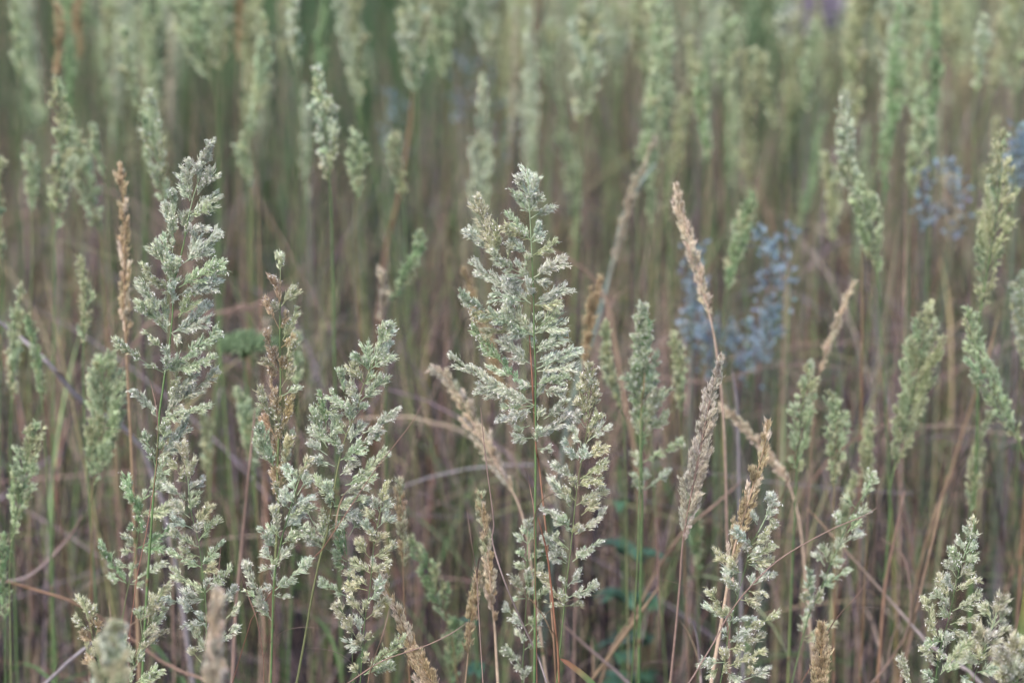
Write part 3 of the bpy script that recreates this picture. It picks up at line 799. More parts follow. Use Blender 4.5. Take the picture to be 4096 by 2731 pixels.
for f in [p.split() for p in SOFT.replace("\n", " ").split(";") if p.split()]:
    x0, y0, x1, y1, w, dep = map(float, f[:6])
    pal = f[6]
    h = y1 - y0
    w *= 1.15
    lean = (x0 - x1) / max(h, 1)
    cx = random.uniform(-0.06, 0.06) * h
    pix = [(x0, y0), (0.6 * x0 + 0.4 * x1 + cx, y0 + 0.4 * h), (x1, y1)]
    sl = (x1 - x0) / h * 0.35
    pix += [(x1 + sl * 150, y1 + 150), (x1 + sl * 260 + random.uniform(-15, 15), y1 + 420)]
    dry = pal in ('tan', 'cream', 'grey', 'brown')
    prof = [(0, w * 0.12), (0.2, w * 0.5), (0.5, w * 0.9), (0.75, w), (1, w * 0.55)]
    if dry or w < 62:
        br = auto_branches(pix[:3], prof, int(np.clip(h / 14, 14, 28)), 0.26, 1.5, 0.40, 0.35)
    elif w > 95 or dep < 2.5:      # looser heads whose side arms stand off
        br = auto_branches(pix[:3], [(k_, q_ * 1.12) for k_, q_ in prof], int(np.clip(h / 22, 12, 24)), random.uniform(0.42, 0.55), 1.25, 0.27, 0.55)
    else:
        br = auto_branches(pix[:3], prof, int(np.clip(h / 15, 14, 30)), random.uniform(0.34, 0.44), 1.5, 0.28, 0.35)
    pals = [pal] * 3 + ([] if dry else ['green', 'olive'])
    pals = [tuple(np.array(c) * ((0.92, 0.9, 0.85) if dry else (0.90, 0.95, 0.86)) for c in PAL[q]) for q in pals]
    co = 1.1 if dep < 2.55 else (1.3 if dep < 3.0 else 1.6)
    bands = STEMSETS[5] if dry else random.choice(STEMSETS[:5])
    build_plant(soft_label((x0 + x1) / 2, (y0 + y1) / 2, w, h, dep, pal, lean), "reed grass", pix, dep, br, pals, bands, random.uniform(12, 18) * 2.1 / dep * 1.0, "soft reed grasses further back",
                fill=3, coarse=co, dens=0.20, anther=0.1 if pal == 'white' else 0.0, open_=0.6 if dry else 0.9, leaves=2,
                leafcol=random.choice([(0.06, 0.12, 0.045), (0.08, 0.13, 0.05), (0.16, 0.125, 0.09)]))

# ------------------------------------------------------------------ dry and coloured straws and blades, one by one: pixels, width px, distance, colours
STRAW = [
    ("long thin red-brown straw slanting across the bushy silvery grass to the tan stem", [(1692, 1605), (1640, 1700), (1500, 1880), (1370, 2075), (1290, 2195)], 5, 2.02, 'pink', 'red'),
    ("curved pinkish straw arching across the airy white grass to the right", [(3508, 2030), (3450, 2065), (3325, 2117), (3130, 2227), (3000, 2347), (2915, 2457), (2860, 2560)], 8, 2.02, 'pink', 'pink'),
    ("hair-thin reddish straw under the kinked stem's last branch", [(3480, 2310), (3420, 2390), (3340, 2480), (3270, 2620)], 4, 2.05, 'pink', 'red'),
    ("pale pink straw bent below the arching cream head, left of the central stem", [(1922, 1630), (1945, 1850), (1975, 2084), (1970, 2167), (2020, 2330), (2090, 2492), (2150, 2622), (2190, 2740)], 11, 2.15, 'pink', 'grey'),
    ("red to tan straw running close beside the central green stem", [(2118, 1340), (2122, 1400), (2130, 1540), (2136, 1640), (2145, 1800), (2155, 1850), (2180, 2084), (2190, 2172), (2205, 2420), (2215, 2560), (2225, 2740)], 13, 2.12, 'red', 'tan'),
    ("bright orange straw crossing behind the sparse paired tufts to the right", [(2152, 2070), (2185, 2197), (2205, 2347), (2220, 2497), (2232, 2612), (2236, 2740)], 14, 2.1, 'red', 'orange'),
    ("fine needle-like straw splitting off the central green stem", [(2102, 1870), (2120, 1950), (2135, 2040), (2138, 2160)], 5, 2.08, 'pink', 'red'),
    ("thin pink straw slanting up right from the bottom edge to the leaning brown head", [(1870, 2487), (1800, 2535), (1700, 2582), (1530, 2642), (1385, 2735)], 7, 2.08, 'pink', 'pink'),
    ("fine orange straw between the golden-tipped grass and the bent golden head", [(1560, 2427), (1530, 2540), (1485, 2667), (1470, 2740)], 6, 2.05, 'pink', 'orange'),
    ("hairline straw standing above the leaning brown head", [(1867, 2037), (1885, 2160), (1905, 2287), (1912, 2400)], 5, 2.14, 'pink', 'pink'),
    ("hairline straw beside the lowest left pale head", [(437, 2362), (440, 2440), (447, 2522), (460, 2700)], 5, 1.98, 'pink', 'tan'),
    ("short red straw right of the zigzag-tiered grass", [(887, 2140), (880, 2230), (873, 2310), (870, 2420)], 5, 2.1, 'pink', 'red'),
    ("thin red straw left of the ladder-branched green grass", [(955, 2245), (970, 2310), (990, 2375), (1025, 2470), (1052, 2620), (1056, 2740)], 5, 2.06, 'pink', 'red'),
    ("thin red straw joining the red-banded stem from the left", [(590, 1480), (605, 1540), (625, 1630), (632, 1720), (628, 1830), (615, 1950)], 5, 2.08, 'pink', 'red'),
    ("blurred thick pink straw left of the ladder-branched green grass", [(1020, 1640), (1000, 1850), (975, 2100), (945, 2420), (930, 2700)], 20, 2.42, 'pink', 'pink'),
    ("blurred tan straw slanting left below the grey-brown plume", [(2970, 1920), (2870, 2010), (2740, 2120), (2640, 2260), (2560, 2420)], 17, 2.6, 'pink', 'tan'),
    ("pale grey blade slanting in from the left edge at mid height", [(-30, 1270), (70, 1340), (190, 1450), (300, 1580)], 28, 2.6, 'grey', 'grey'),
    ("greyish straw bowed along the bottom left corner", [(-20, 2330), (120, 2300), (260, 2170), (330, 2060)], 18, 2.6, 'grey', 'pink'),
    ("rusty straw sagging from the left edge towards the lower left grasses", [(-20, 2310), (150, 2360), (300, 2410), (480, 2520), (640, 2640)], 16, 2.5, 'orange', 'pink'),
    ("lilac-grey straw slanting down to the bottom left corner", [(380, 2560), (280, 2640), (180, 2735)], 22, 2.4, 'grey', 'grey'),
    ("vertical grey-lilac straw behind the grey-brown plume", [(2930, 1480), (2950, 1650), (2955, 1900), (2960, 2200), (2965, 2500)], 18, 2.6, 'grey', 'grey'),
    ("grey-green bent blade up right of the tallest central grass", [(2625, 650), (2560, 740), (2490, 880), (2450, 1060), (2400, 1250)], 24, 2.95, 'sage', 'sage'),
    ("tan crooked dead stalk right of the grey-green bent blade", [(2200, 1000), (2280, 1040), (2380, 1120), (2440, 1260), (2480, 1500)], 20, 2.9, 'pink', 'tan'),
    ("pinkish broken stalk in an arch right of the brown and green spike", [(1000, 1230), (1060, 1200), (1120, 1160), (1180, 1150)], 18, 2.95, 'pink', 'pink'),
    ("pink broken stalk arching left of the brown and green spike", [(900, 1280), (960, 1220), (1010, 1250), (1040, 1330)], 18, 2.95, 'pink', 'pink'),
    ("orange blurred stalk above the arching cream head", [(1650, 360), (1640, 500), (1620, 640), (1600, 760)], 20, 3.3, 'tan', 'orange'),
    ("horizontal pinkish straw crossing behind the blue-grey herb", [(2900, 1520), (3060, 1470), (3260, 1460), (3430, 1480)], 9, 2.95, 'pink', 'pink'),
    ("lilac straw crossing diagonally in front of the lower right stems", [(3230, 2030), (3400, 2220), (3560, 2400), (3700, 2560)], 20, 2.5, 'tan', 'grey'),
    ("grey straw bending down right of the kinked-stem grass", [(3520, 2150), (3620, 2240), (3640, 2480), (3560, 2640), (3480, 2740)], 11, 2.5, 'pink', 'pink'),
    ("orange-brown straight stem slanting right of the kinked-stem grass", [(3790, 1900), (3740, 2120), (3690, 2330), (3640, 2560), (3600, 2740)], 17, 2.5, 'tan', 'pink'),
    ("rusty straight stem left of the corner grass with purplish tips", [(3620, 1960), (3580, 2150), (3540, 2350), (3520, 2600)], 20, 2.5, 'pink', 'orange'),
    ("pale straw crossing in the lower middle behind the sparse paired tufts", [(2240, 2480), (2330, 2570), (2460, 2680), (2560, 2780)], 22, 2.5, 'pink', 'grey'),
    ("tan straw slanting up right in the lower middle gap", [(2640, 2340), (2540, 2480), (2440, 2620), (2350, 2740)], 22, 2.5, 'tan', 'tan'),
    ("orange stem slanting from the right edge beside the leaning right panicle", [(3990, 1270), (3940, 1480), (3880, 1640), (3800, 1900)], 16, 2.7, 'tan', 'tan'),
    ("short orange sheath inside the soft stubby-armed grass", [(2578, 1495), (2574, 1560), (2566, 1620), (2563, 1700)], 9, 2.33, 'orange', 'green'),
    ("grey bent straw hook at the foot of the tan narrow head", [(2770, 2480), (2790, 2560), (2800, 2680), (2805, 2760)], 16, 2.3, 'grey', 'pink'),
]


def straw(label, pix, wpx, depth, ca, cb_, group="loose straws and dead stalks"):
    m = pix[len(pix) // 2]
    Y = plane_of(m[0], m[1], depth)
    p = spline([at(x, y, Y + random.uniform(-0.012, 0.012)) for x, y in pix], 24)
    d = nrm(p[-1] - p[-3])
    # carry the stalk on down to the litter
    low = p[-1]
    i_low = int(np.argmin(p[:, 2]))
    if i_low < 4:
        p = p[::-1]
        low = p[-1]
        d = nrm(p[-1] - p[-3])
        ca, cb_ = cb_, ca
    foot = np.array([low[0] + np.clip(d[0], -0.8, 0.8) * low[2] * 0.45, low[1] + random.uniform(0.0, 0.15), 0.0])
    tail = spline([low, low + d * low[2] * 0.25, foot], 9)[1:]
    p = np.concatenate([p, tail])
    wm = wpx * depth * FW / 4096 * 0.72
    n = len(p)
    t = np.linspace(0, 1, n)
    r = wm / 2 * np.interp(t, [0, 0.15, 0.6, 1], [0.35, 0.8, 1.0, 1.1])
    c = STEMC[ca][None] * (1 - t)[:, None] + STEMC[cb_][None] * t[:, None]
    root = thing("dry_straw", label, "straw", foot, group)
    mb = MB()
    add_tube(mb, p, r, c, 6)
    obj("culm", mb.mesh("culm", foot), M_DRY, root)
    mb = MB()
    k = int(n * random.uniform(0.55, 0.7))
    leaf_blade(mb, p[k], random.uniform(0, 6.28), random.uniform(0.05, 0.11), max(wm * 0.7, 0.0015), STEMC[random.choice(['tan', 'pink'])] * 0.75, up=1.1, droop=0.5)
    obj("leaf", mb.mesh("leaf", foot), M_LEAF, root)


for s_ in STRAW:
    straw(*s_)

# two coloured blades at the bottom edge
for label, pix, wpx, dep, cs in (
    ("red and green leaf blade slanting right at the bottom edge, right of the central stem", [(2240, 2632), (2290, 2665), (2350, 2715), (2420, 2790)], 26, 2.1, ['red', 'orange', 'green', 'green']),
    ("bright yellow-green upright leaf blade behind the round fluffy corner head", [(4110, 2280), (4098, 2400), (4075, 2540), (4055, 2680)], 40, 2.25, ['yellow', 'yellow', 'green', 'green'])):
    Y = plane_of(pix[1][0], pix[1][1], dep)
    p = spline([at(x, y, Y) for x, y in pix], 16)
    foot = np.array([p[-1][0] + 0.02, Y, 0.0])
    p = np.concatenate([p, spline([p[-1], (p[-1] + foot) / 2, foot], 8)[1:]])
    n = len(p)
    cc = np.array([STEMC[c] for c in cs] + [STEMC['green']])
    t = np.linspace(0, len(cc) - 1, n)
    c = np.stack([np.interp(t, np.arange(len(cc)), cc[:, i]) for i in range(3)], 1)
    root = thing("leaf_blade", label, "grass leaf", foot, None)
    mb = MB()
    add_strip(mb, p, wpx * dep * FW / 4096 * np.interp(np.linspace(0, 1, n), [0, 0.1, 0.5, 1], [0.1, 0.7, 1, 0.6]), c)
    obj("blade", mb.mesh("blade", foot), M_LEAF, root)

# ------------------------------------------------------------------ blue-grey herbs
BLUE = np.array([0.21, 0.28, 0.34])


def herb(label, x, y, wpx, hpx, depth, nstem=7, col=BLUE, name="blue_herb", cat="herb", leafn=44, lsize=0.010):
    """Bushy herb: stems from the ground, each a part with its leaf clusters."""
    Y = plane_of(x, y, depth)
    top = at(x, y - hpx / 2, Y)
    px = depth * FW / 4096
    foot = np.array([top[0], Y, 0.0])
    root = thing(name, label, cat, foot, "blue-grey herbs" if name == "blue_herb" else None)
    for i in range(nstem):
        f = (i + 0.5) / nstem - 0.5
        tipx = top[0] + f * wpx * px + random.uniform(-0.01, 0.01)
        tipz = top[2] - random.uniform(0, 0.45) * hpx * px
        tip = np.array([tipx, Y + random.uniform(-0.5, 0.5) * wpx * px, tipz])
        p = spline([foot + np.array([f * 0.03, 0, 0]), foot * 0.45 + tip * 0.55 + np.array([-f * 0.02, 0, 0.02]), tip], 12)
        mb = MB()
        add_tube(mb, p, np.linspace(0.0016, 0.0006, 12), np.array([0.09, 0.12, 0.09]), 5)
        st = obj("stem", mb.mesh("stem", foot), M_STEM, root)
        mb = MB()
        n = leafn
        t = 1 - rng.uniform(0, 1, n) ** 1.2 * min(0.8, hpx * px / max(tip[2], 0.1)) * 0.95
        base = np.stack([np.interp(t * 11, np.arange(12), p[:, j]) for j in range(3)], 1)
        cl = rng.normal(size=(n, 3)) * np.array([0.0075, 0.0075, 0.004])
        D = nrm(cl + np.array([0, 0, 0.012]) + rng.normal(size=(n, 3)) * 0.006)
        c = col * rng.normal(1.0, 0.2, (n, 1)) * np.array([1, 1, 1]) + rng.normal(0, 0.015, (n, 3))
        add_spikelets(mb, base + cl, D, np.full(n, lsize) * rng.uniform(0.6, 1.2, n), np.full(n, lsize * 0.42), c * 0.85, c, c * 1.1, 3, 0.5)
        obj("leaf_cluster", mb.mesh("leaf_cluster", foot), M_LEAF, st, kind="stuff")


herb("blue-grey bushy herb behind the bright cream bent head", 2770, 1180, 120, 460, 2.95, 3)
herb("large blue-grey bushy herb left of the diagonal cream straw", 3090, 1150, 170, 600, 2.9, 4)
herb("powder-blue herb sprig among green heads right of centre", 3780, 740, 200, 320, 3.0, 3)
herb("low blue-grey herb below the large bushy one", 2940, 1400, 360, 240, 3.05, 5)
herb("pale bluish herb far behind the tallest central grass", 1960, 420, 420, 420, 4.2, 5, BLUE * np.array([0.9, 0.92, 0.95]), leafn=18)
herb("pale bluish herb far back above the orange blurred stalk", 1580, 420, 160, 360, 4.0, 3, BLUE * np.array([0.9, 0.95, 0.95]), leafn=16)
herb("small lilac-blue herb at the right edge beside the leaning panicle", 4080, 620, 90, 260, 2.9, 3)
LILAC = np.array([0.26, 0.22, 0.30])
herb("lilac-flowered herb at the top edge near the right", 3260, 30, 220, 160, 4.6, 6, LILAC, "lilac_herb", "herb", 40, 0.016)

# flat pale green umbel behind the brown and green spike
Yu = plane_of(975, 1355, 2.75)
c0 = at(975, 1370, Yu)
foot = np.array([c0[0] + 0.01, Yu, 0.0])
um = thing("umbel_flower", "flat pale green umbel between the red-banded grass and the brown and green spike", "flower", foot)
mb = MB()
add_tube(mb, spline([c0 - np.array([0, 0, 0.02]), (c0 + foot) / 2 + np.array([0.01, 0, 0]), foot], 12), 0.0016, STEMC['green'], 6)
obj("stem", mb.mesh("stem", foot), M_STEM, um)
for i in range(22):
    a, r = i * 2.4, 0.033 * math.sqrt((i + 0.5) / 22)
    e = c0 + np.array([r * math.cos(a), r * math.sin(a), 0.006 - r * 0.25])
    mb = MB()
    add_tube(mb, spline([c0 - np.array([0, 0, 0.02]), (c0 + e) / 2 - np.array([0, 0, 0.006]), e], 6), 0.0006, STEMC['green'], 4)
    n = 34
    P = e + rng.normal(size=(n, 3)) * np.array([0.0055, 0.0055, 0.003])
    D = nrm(rng.normal(size=(n, 3)) * 0.5 + np.array([0, 0, 0.8]))
    c = np.array([0.15, 0.22, 0.12]) * rng.normal(1, 0.15, (n, 1))
    add_spikelets(mb, P, D, np.full(n, 0.005), np.full(n, 0.0026), c, c, c * 1.15, 2, 0.5)
    obj("umbellet", mb.mesh("umbellet", foot), M_LEAF, um)

# low broad-leaved weeds near the ground
for k, (label, x, y, dep, sz) in enumerate((("low dark green leafy weed at the foot of the yellowish grass", 2480, 1830, 2.9, 0.05), ("leafy weed low in the gap right of the bare node stem", 2560, 2080, 2.9, 0.05),
        ("small bluish green weed right of the hairline straw", 1890, 2330, 2.7, 0.04), ("leafy weed near the bottom edge, right of the orange straw", 2480, 2500, 2.9, 0.055))):
    Y = plane_of(x, y, dep)
    c0 = at(x, y, Y)
    foot = np.array([c0[0], Y, 0.0])
    root = thing("leafy_weed", label, "weed", foot, "low leafy weeds")
    mb = MB()
    p = spline([foot, (foot + c0) / 2 + np.array([0.01, 0, 0]), c0], 10)
    add_tube(mb, p, 0.0015, STEMC['green'], 5)
    obj("stem", mb.mesh("stem", foot), M_STEM, root)
    for i in range(26):
        b = p[int(10 * (0.35 + 0.65 * random.random())) - 1]
        mb = MB()
        leaf_blade(mb, b, i * 2.4, random.uniform(0.6, 1.2) * sz, sz * 0.42, np.array([0.045, 0.10, 0.055]) * random.uniform(0.7, 1.4) + np.array([0, 0, random.uniform(0, 0.025)]), up=0.8, droop=0.7, n=6)
        obj("leaf", mb.mesh("leaf", foot), M_LEAF, root)

# ------------------------------------------------------------------ reed grasses of the stand behind: shared meshes, single plants
def proto_panicle(pal, W, H, ang, coarse, seed, dry):
    random.seed(seed)
    br = auto_branches([(random.uniform(-0.04, 0.04) * H, -H), (0, -H * 0.5), (0, 0)], [(0, W * 0.12), (0.2, W * 0.5), (0.5, W * 0.9), (0.75, W), (1, W * 0.55)], 22, ang * 1.15, 1.5, 0.27, 0.35)
    mb = MB()
    add_tube(mb, spline([(0, 0, 0), (0, 0, H * 0.5), (0, 0, H)], 6), np.linspace(0.0012, 0.0004, 6), PAL[pal][0], 4)
    for x0, y0, x1, y1, w in br:
        ln = math.hypot(x1 - x0, y1 - y0)
        a = random.uniform(-1.2, 1.2)
        P0 = np.array([x0, 0, -y0])
        P1 = np.array([x0 + (x1 - x0) * math.cos(a), (x1 - x0) * math.sin(a), -y1])
        add_branch(mb, P0, P1, w, tint(tuple(np.array(c) * (0.92, 0.96, 0.86) for c in PAL[pal])), coarse=coarse, dens=0.2, anther=0, open_=0.6 if dry else 0.9)
    return mb.mesh("panicle")


def proto_stem(bands, seed, h=1.0):
    random.seed(seed)
    z = np.linspace(h, 0, 14)
    p = np.stack([0.012 * np.sin(z * 3 + seed), 0.01 * np.cos(z * 2.3 + seed), z], 1)
    p[:, :2] -= p[0, :2] * (z / h)[:, None]
    p[0, :2] = 0
    mb = MB()
    add_tube(mb, p, np.linspace(0.0010, 0.0015, 14), stem_colours(p, bands), 5)
    return mb.mesh("stem")


def proto_leaf(col, seed):
    random.seed(seed)
    mb = MB()
    leaf_blade(mb, np.zeros(3), 0, random.uniform(0.25, 0.4), random.uniform(0.004, 0.007), col, up=1.3, droop=0.7)
    return mb.mesh("leaf")


KINDS_BG = []
for i, (pal, W, H, ang) in enumerate([('green', 0.042, 0.20, 0.34), ('white', 0.05, 0.21, 0.36), ('olive', 0.036, 0.19, 0.3), ('green', 0.028, 0.18, 0.26), ('white', 0.034, 0.18, 0.3), ('grey', 0.018, 0.18, 0.24), ('olive', 0.045, 0.22, 0.38), ('fresh', 0.028, 0.19, 0.28)]):
    KINDS_BG.append((pal, proto_panicle(pal, W * 0.95, H * 1.2, ang, 1.4, 100 + i, pal == 'grey')))
STEMS_BG = [proto_stem(b, i) for i, b in enumerate(STEMSETS)]
LEAVES_BG = [proto_leaf(np.array(c), i) for i, c in enumerate([(0.065, 0.12, 0.04), (0.045, 0.09, 0.033), (0.15, 0.12, 0.085), (0.16, 0.115, 0.095)])]
for me_ in STEMS_BG:
    me_.materials.append(M_STEM)
for _, me_ in KINDS_BG:
    me_.materials.append(M_SPIKE)
for me_ in LEAVES_BG:
    me_.materials.append(M_LEAF)

random.seed(21)
rng = np.random.default_rng(21)
ZONES = ["behind the red-banded tall grass", "behind the brown and green spike", "behind the tallest central grass", "behind the bright cream bent head", "behind the kinked-stem grass", "behind the corner grasses"]
CELLS = {}
n_bg = 0
rows = []
tries = 0
while n_bg < 125 and tries < 4000:
    tries += 1
    Y = 2.95 + 2.6 * random.random() ** 0.8
    hw = 0.5 * FW * Y * 1.12
    X = random.uniform(-hw, hw)
    if any((X - a) ** 2 + (Y - b) ** 2 < 0.10 ** 2 for a, b in rows):
        continue
    if Y > 3.5 and (-0.125 < X / Y < -0.045 or 0.10 < X / Y < 0.13) and random.random() < 0.9:
        continue
    if math.sin(X * 5.1 + 1.3 * math.sin(Y * 2.7)) + math.sin(Y * 4.3 + X * 2.2) < random.uniform(-1.6, 0.9):
        continue
    rows.append((X, Y))
    H = random.gauss(1.10 - 0.055 * Y, 0.10)
    H = min(H + 0.12, 1.12) if Y < 3.6 else H + 0.1
    pal, pm = random.choice(KINDS_BG)
    u, v, t = pixel_of((X, Y, H))
    zone = ZONES[int(np.clip((u + 200) / 4500 * 6, 0, 5))]
    band = "second rank" if Y < 3.7 else ("third rank" if Y < 4.6 else "farthest rank")
    root = thing("reed_grass", "", "reed grass", (X, Y, 0), "blurred reed grasses of the ranks behind")
    CELLS.setdefault((COLWORD[pal], band, zone), []).append((u, root))
    root.rotation_euler = (random.gauss(0, 0.08), random.gauss(0, 0.09), random.uniform(0, 6.28))
    sc = random.uniform(0.85, 1.2)
    o = obj("stem", STEMS_BG[5] if pal == 'grey' else random.choice(STEMS_BG[:5]), M_STEM, root)
    hs = H - 0.17 * sc
    o.scale = (1.2, 1.2, hs)
    o = obj("panicle", pm, M_SPIKE, root, loc=(0, 0, hs - 0.003))
    o.scale = (sc, sc, sc)
    for k in range(random.choice((1, 2, 2))):
        o = obj("leaf", random.choice(LEAVES_BG), M_LEAF, root, loc=(0, 0, hs * random.uniform(0.15, 0.5)))
        o.rotation_euler = (0, 0, random.uniform(0, 6.28))
    n_bg += 1

ORD = ["leftmost", "second from left", "third from left", "fourth from left", "fifth from left", "sixth from left", "seventh from left", "eighth from left", "ninth from left"]
for (cw, band, zone), lst in CELLS.items():
    lst.sort(key=lambda q: q[0])
    for i, (u, root) in enumerate(lst):
        root["label"] = f"blurred {cw} reed in the {band} {zone}" if len(lst) == 1 else f"blurred {cw} reed, {ORD[min(i, 8)]} in {band} {zone}"

# ------------------------------------------------------------------ what nobody could count: far stand, dead stems, litter
def scatter(n, y0, y1, power=1.0, margin=0.8):
    Y = y0 + (y1 - y0) * rng.uniform(0, 1, n) ** power
    X = rng.uniform(-1, 1, n) * (0.5 * FW * Y * 1.05 + margin)
    return X, Y


def blades_mesh(mb, P, az, el, L, W, bend, cols, nseg=4):
    """Many bent flat blades at once."""
    n = len(P)
    t = np.linspace(0, 1, nseg + 1)
    h = np.stack([np.cos(az), np.sin(az), np.zeros(n)], 1)
    up = np.array([0, 0, 1.0])
    e = el[:, None] - bend[:, None] * t[None]
    step = (L / nseg)[:, None, None] * (h[:, None] * np.cos(e)[..., None] + up * np.sin(e)[..., None])
    p = P[:, None] + np.concatenate([np.zeros((n, 1, 3)), np.cumsum(step[:, :-1], 1)], 1)
    sd_ = np.stack([-h[:, 1], h[:, 0], np.zeros(n)], 1)
    tw = rng.uniform(-0.6, 0.6, n)
    sd_ = nrm(sd_ * np.cos(tw)[:, None] + up * np.sin(tw)[:, None])
    w = W[:, None] * np.interp(t, [0, 0.3, 0.7, 1], [0.8, 1, 0.8, 0.12])[None]
    v = np.stack([p - sd_[:, None] * w[..., None] / 2, p + sd_[:, None] * w[..., None] / 2], 2)
    v[..., 2] = np.maximum(v[..., 2], 0.004)
    c = np.repeat(cols[:, None], (nseg + 1) * 2, 1)
    k = np.arange(nseg)
    q1 = np.stack([2 * k, 2 * k + 1, 2 * k + 3, 2 * k + 2], -1)
    q = (np.arange(n) * (nseg + 1) * 2)[:, None, None] + q1[None]
    mb.add(v.reshape(-1, 3), q.reshape(-1, 4), c.reshape(-1, 3))


def pick(cols, n, jit=0.18):
    c = np.array(cols)[rng.integers(0, len(cols), n)]
    return c * rng.normal(1, jit, (n, 1)) * rng.normal(1, 0.05, (n, 3))


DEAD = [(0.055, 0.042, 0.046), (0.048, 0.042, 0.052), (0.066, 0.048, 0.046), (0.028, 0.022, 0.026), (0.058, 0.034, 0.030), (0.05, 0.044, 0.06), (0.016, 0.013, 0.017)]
# lying litter
mb = MB()
n = 14000
X, Y = scatter(n, 2.3, 13, 0.8)
blades_mesh(mb, np.stack([X, Y, rng.uniform(0.0, 0.12, n)], 1), rng.uniform(0, 6.28, n), rng.uniform(-0.1, 0.5, n), rng.uniform(0.12, 0.4, n), rng.uniform(0.003, 0.007, n), rng.uniform(0, 1.2, n), pick(DEAD, n))
n = 3500
X, Y = scatter(n, 0.3, 2.4, 0.8, 1.2)
blades_mesh(mb, np.stack([X, Y, rng.uniform(0.0, 0.12, n)], 1), rng.uniform(0, 6.28, n), rng.uniform(-0.1, 0.6, n), rng.uniform(0.12, 0.35, n), rng.uniform(0.003, 0.007, n), rng.uniform(0, 1.2, n), pick(DEAD, n))
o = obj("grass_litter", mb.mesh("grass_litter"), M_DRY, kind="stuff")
o["label"] = "tangled dead grass litter lying on the ground between the stems"
o["category"] = "litter"
# leaning dead stems and blades standing through the stand
mb = MB()
n = 6500
X, Y = scatter(n, 2.55, 11, 0.75)
blades_mesh(mb, np.stack([X, Y, np.zeros(n)], 1), rng.uniform(0, 6.28, n), rng.normal(1.35, 0.22, n), rng.uniform(0.3, 0.8, n), rng.uniform(0.0022, 0.0042, n), rng.uniform(-0.1, 0.5, n),
            pick(DEAD[:6] + [(0.09, 0.055, 0.038), (0.10, 0.075, 0.07), (0.06, 0.09, 0.035)], n), 5)
MIX = [(0.27, 0.195, 0.175), (0.22, 0.18, 0.205), (0.36, 0.275, 0.21), (0.20, 0.115, 0.085), (0.11, 0.085, 0.095), (0.155, 0.20, 0.09), (0.12, 0.17, 0.075), (0.03, 0.024, 0.03), (0.022, 0.018, 0.023), (0.24, 0.23, 0.12)]
n = 6500
X, Y = scatter(n, 2.65, 5.5, 1.0)
blades_mesh(mb, np.stack([X, Y, np.zeros(n)], 1), rng.uniform(0, 6.28, n), rng.normal(1.42, 0.17, n), rng.uniform(0.45, 0.98, n), rng.uniform(0.0014, 0.0030, n), rng.uniform(-0.15, 0.35, n), pick(np.array(MIX) * 0.76, n, 0.28), 6)
n = 2200
X, Y = scatter(n, 2.65, 5.0, 1.0)
blades_mesh(mb, np.stack([X, Y, rng.uniform(0.15, 0.55, n)], 1), rng.uniform(0, 6.28, n), rng.normal(1.1, 0.35, n), rng.uniform(0.2, 0.5, n), rng.uniform(0.0018, 0.0036, n), rng.uniform(0.6, 2.2, n), pick(np.array(MIX) * 0.76, n, 0.28), 7)
n = 8000
X, Y = scatter(n, 4.0, 12, 1.0)
blades_mesh(mb, np.stack([X, Y, np.zeros(n)], 1), rng.uniform(0, 6.28, n), rng.normal(1.42, 0.15, n), rng.uniform(0.4, 0.9, n), rng.uniform(0.0022, 0.004, n), rng.uniform(-0.1, 0.5, n), pick(np.array(MIX + [(0.10, 0.15, 0.05)]) * 0.76, n, 0.28), 4)
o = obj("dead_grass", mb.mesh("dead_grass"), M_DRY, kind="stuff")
o["label"] = "standing dead grass stems, pinkish brown, filling the stand"
o["category"] = "dead grass"
mb = MB()
n = 6500
X, Y = scatter(n, 2.6, 6.5, 0.9)
Z = rng.uniform(0.0, 0.62, n) * np.clip(1.25 - 0.1 * Y, 0.5, 1)
blades_mesh(mb, np.stack([X, Y, Z], 1), rng.choice([0, math.pi], n) + rng.normal(0, 0.6, n), rng.normal(0.35, 0.5, n), rng.uniform(0.15, 0.5, n), rng.uniform(0.0013, 0.0026, n), rng.uniform(-0.3, 1.0, n),
            pick([(0.21, 0.155, 0.15), (0.19, 0.16, 0.19), (0.27, 0.205, 0.17), (0.20, 0.115, 0.09), (0.10, 0.08, 0.09), (0.05, 0.04, 0.048)], n, 0.25), 5)
o = obj("straw_tangle", mb.mesh("straw_tangle"), M_DRY, kind="stuff")
o["label"] = "fine criss-crossing mauve-brown straw tangled between the stems"
o["category"] = "straw"
# green undergrowth blades
mb = MB()
n = 4000
X, Y = scatter(n, 2.6, 11, 0.8)
blades_mesh(mb, np.stack([X, Y, np.zeros(n)], 1), rng.uniform(0, 6.28, n), rng.normal(1.38, 0.16, n), rng.uniform(0.25, 0.7, n), rng.uniform(0.003, 0.006, n), rng.uniform(0, 0.6, n),
            pick([(0.06, 0.115, 0.04), (0.08, 0.14, 0.055), (0.035, 0.085, 0.033), (0.11, 0.15, 0.06)], n), 5)
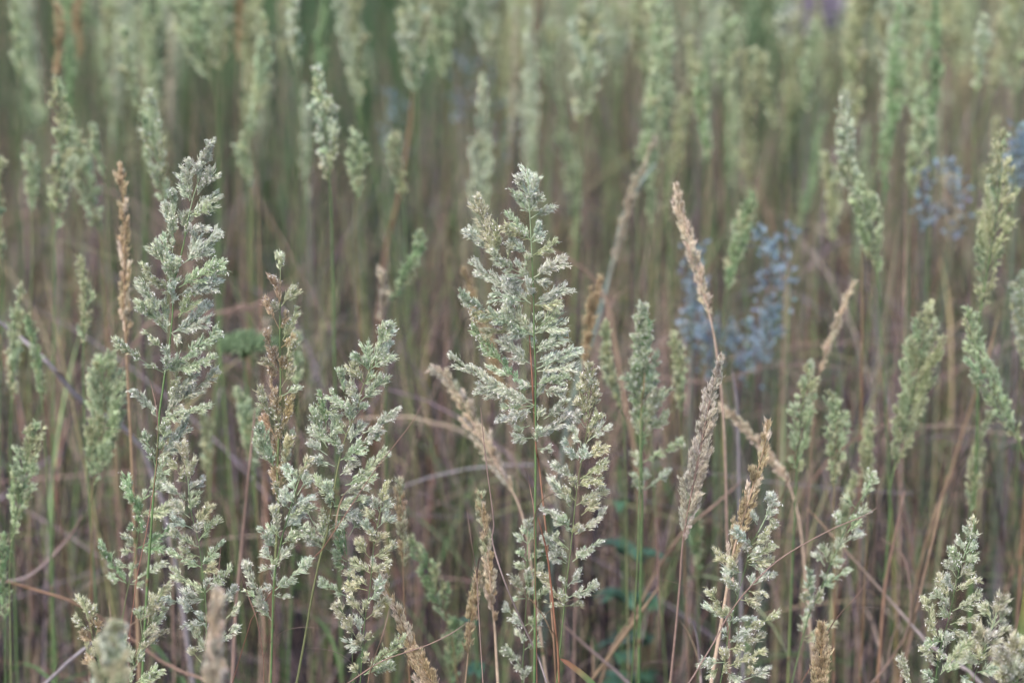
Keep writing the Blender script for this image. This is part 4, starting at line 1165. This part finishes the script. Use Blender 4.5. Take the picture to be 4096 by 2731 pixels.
# darker, denser growth far back on the left
n = 9000
X, Y = scatter(n, 4.2, 10, 0.9)
keep = ((X / Y > -0.14) & (X / Y < -0.03)) | (X < rng.normal(-0.3, 0.5, n)) & (rng.uniform(0, 1, n) < 0.5) | (np.abs(X / Y - 0.115) < 0.02)
X, Y = X[keep], Y[keep]
n = len(X)
blades_mesh(mb, np.stack([X, Y, np.zeros(n)], 1), rng.uniform(0, 6.28, n), rng.normal(1.38, 0.16, n), rng.uniform(0.4, 0.95, n), rng.uniform(0.006, 0.012, n), rng.uniform(0, 0.7, n),
            pick([(0.022, 0.06, 0.022), (0.03, 0.075, 0.028), (0.045, 0.085, 0.03)], n), 5)
n = 2200
X, Y = scatter(n, 5.0, 13, 0.8)
keep = X > 0.5 + rng.normal(0, 0.4, n)
X, Y = X[keep], Y[keep]
n = len(X)
blades_mesh(mb, np.stack([X, Y, np.zeros(n)], 1), rng.uniform(0, 6.28, n), rng.normal(1.38, 0.16, n), rng.uniform(0.4, 0.9, n), rng.uniform(0.005, 0.009, n), rng.uniform(0, 0.7, n),
            pick([(0.13, 0.15, 0.05), (0.10, 0.13, 0.04), (0.16, 0.14, 0.07)], n), 5)
o = obj("green_grass", mb.mesh("green_grass"), M_LEAF, kind="stuff")
o["label"] = "green grass blades growing among the stems"
o["category"] = "grass"
# far stand of reed grass: stems and coarse seed heads joined
mb = MB()
n = 1000
X, Y = scatter(n, 5.4, 15, 0.9)
Hh = np.clip(1.5 - 0.121 * Y, 0.62, 1.0) - 0.02 + rng.normal(0, 0.09, n)
r_ = X / Y
keep = ~((r_ > -0.13) & (r_ < -0.04)) & ((X > 0.0) | (rng.uniform(0, 1, n) < 0.4))
X, Y, Hh = X[keep], Y[keep], Hh[keep]
n = len(X)
blades_mesh(mb, np.stack([X, Y, np.zeros(n)], 1), rng.uniform(0, 6.28, n), rng.normal(1.5, 0.05, n), Hh, np.full(n, 0.0036), rng.uniform(-0.05, 0.1, n),
            pick([(0.09, 0.13, 0.05), (0.15, 0.10, 0.055), (0.15, 0.115, 0.08), (0.07, 0.11, 0.04)], n), 4)
ns = 42
pal = np.array([PAL[k] for k in ('green', 'white', 'olive', 'olive', 'tan', 'green')])[rng.integers(0, 6, n)]
k = np.repeat(np.arange(n), ns)
f = rng.uniform(0, 1, n * ns)
env = np.sin(math.pi * np.clip(0.1 + 0.85 * f, 0, 1)) * rng.uniform(0.010, 0.028, n)[k]
a = rng.uniform(0, 6.28, n * ns)
P = np.stack([X[k] + np.cos(a) * env * 0.8, Y[k] + np.sin(a) * env * 0.8, Hh[k] - 0.20 + 0.20 * f], 1)
D = nrm(np.stack([np.cos(a) * 0.4, np.sin(a) * 0.4, np.ones(n * ns)], 1) + rng.normal(size=(n * ns, 3)) * 0.2)
j = rng.normal(1, 0.12, (n * ns, 1))
add_spikelets(mb, P, D, np.full(n * ns, 0.026), np.full(n * ns, 0.006), pal[k, 0] * j * 0.9, pal[k, 1] * j * (0.85, 0.9, 0.76), pal[k, 2] * j * (0.85, 0.9, 0.76), 1)
o = obj("far_reed_grass", mb.mesh("far_reed_grass"), M_SPIKE, kind="stuff")
o["label"] = "dense far stand of blurred pale reed grass along the top of the view"
o["category"] = "reed grass"
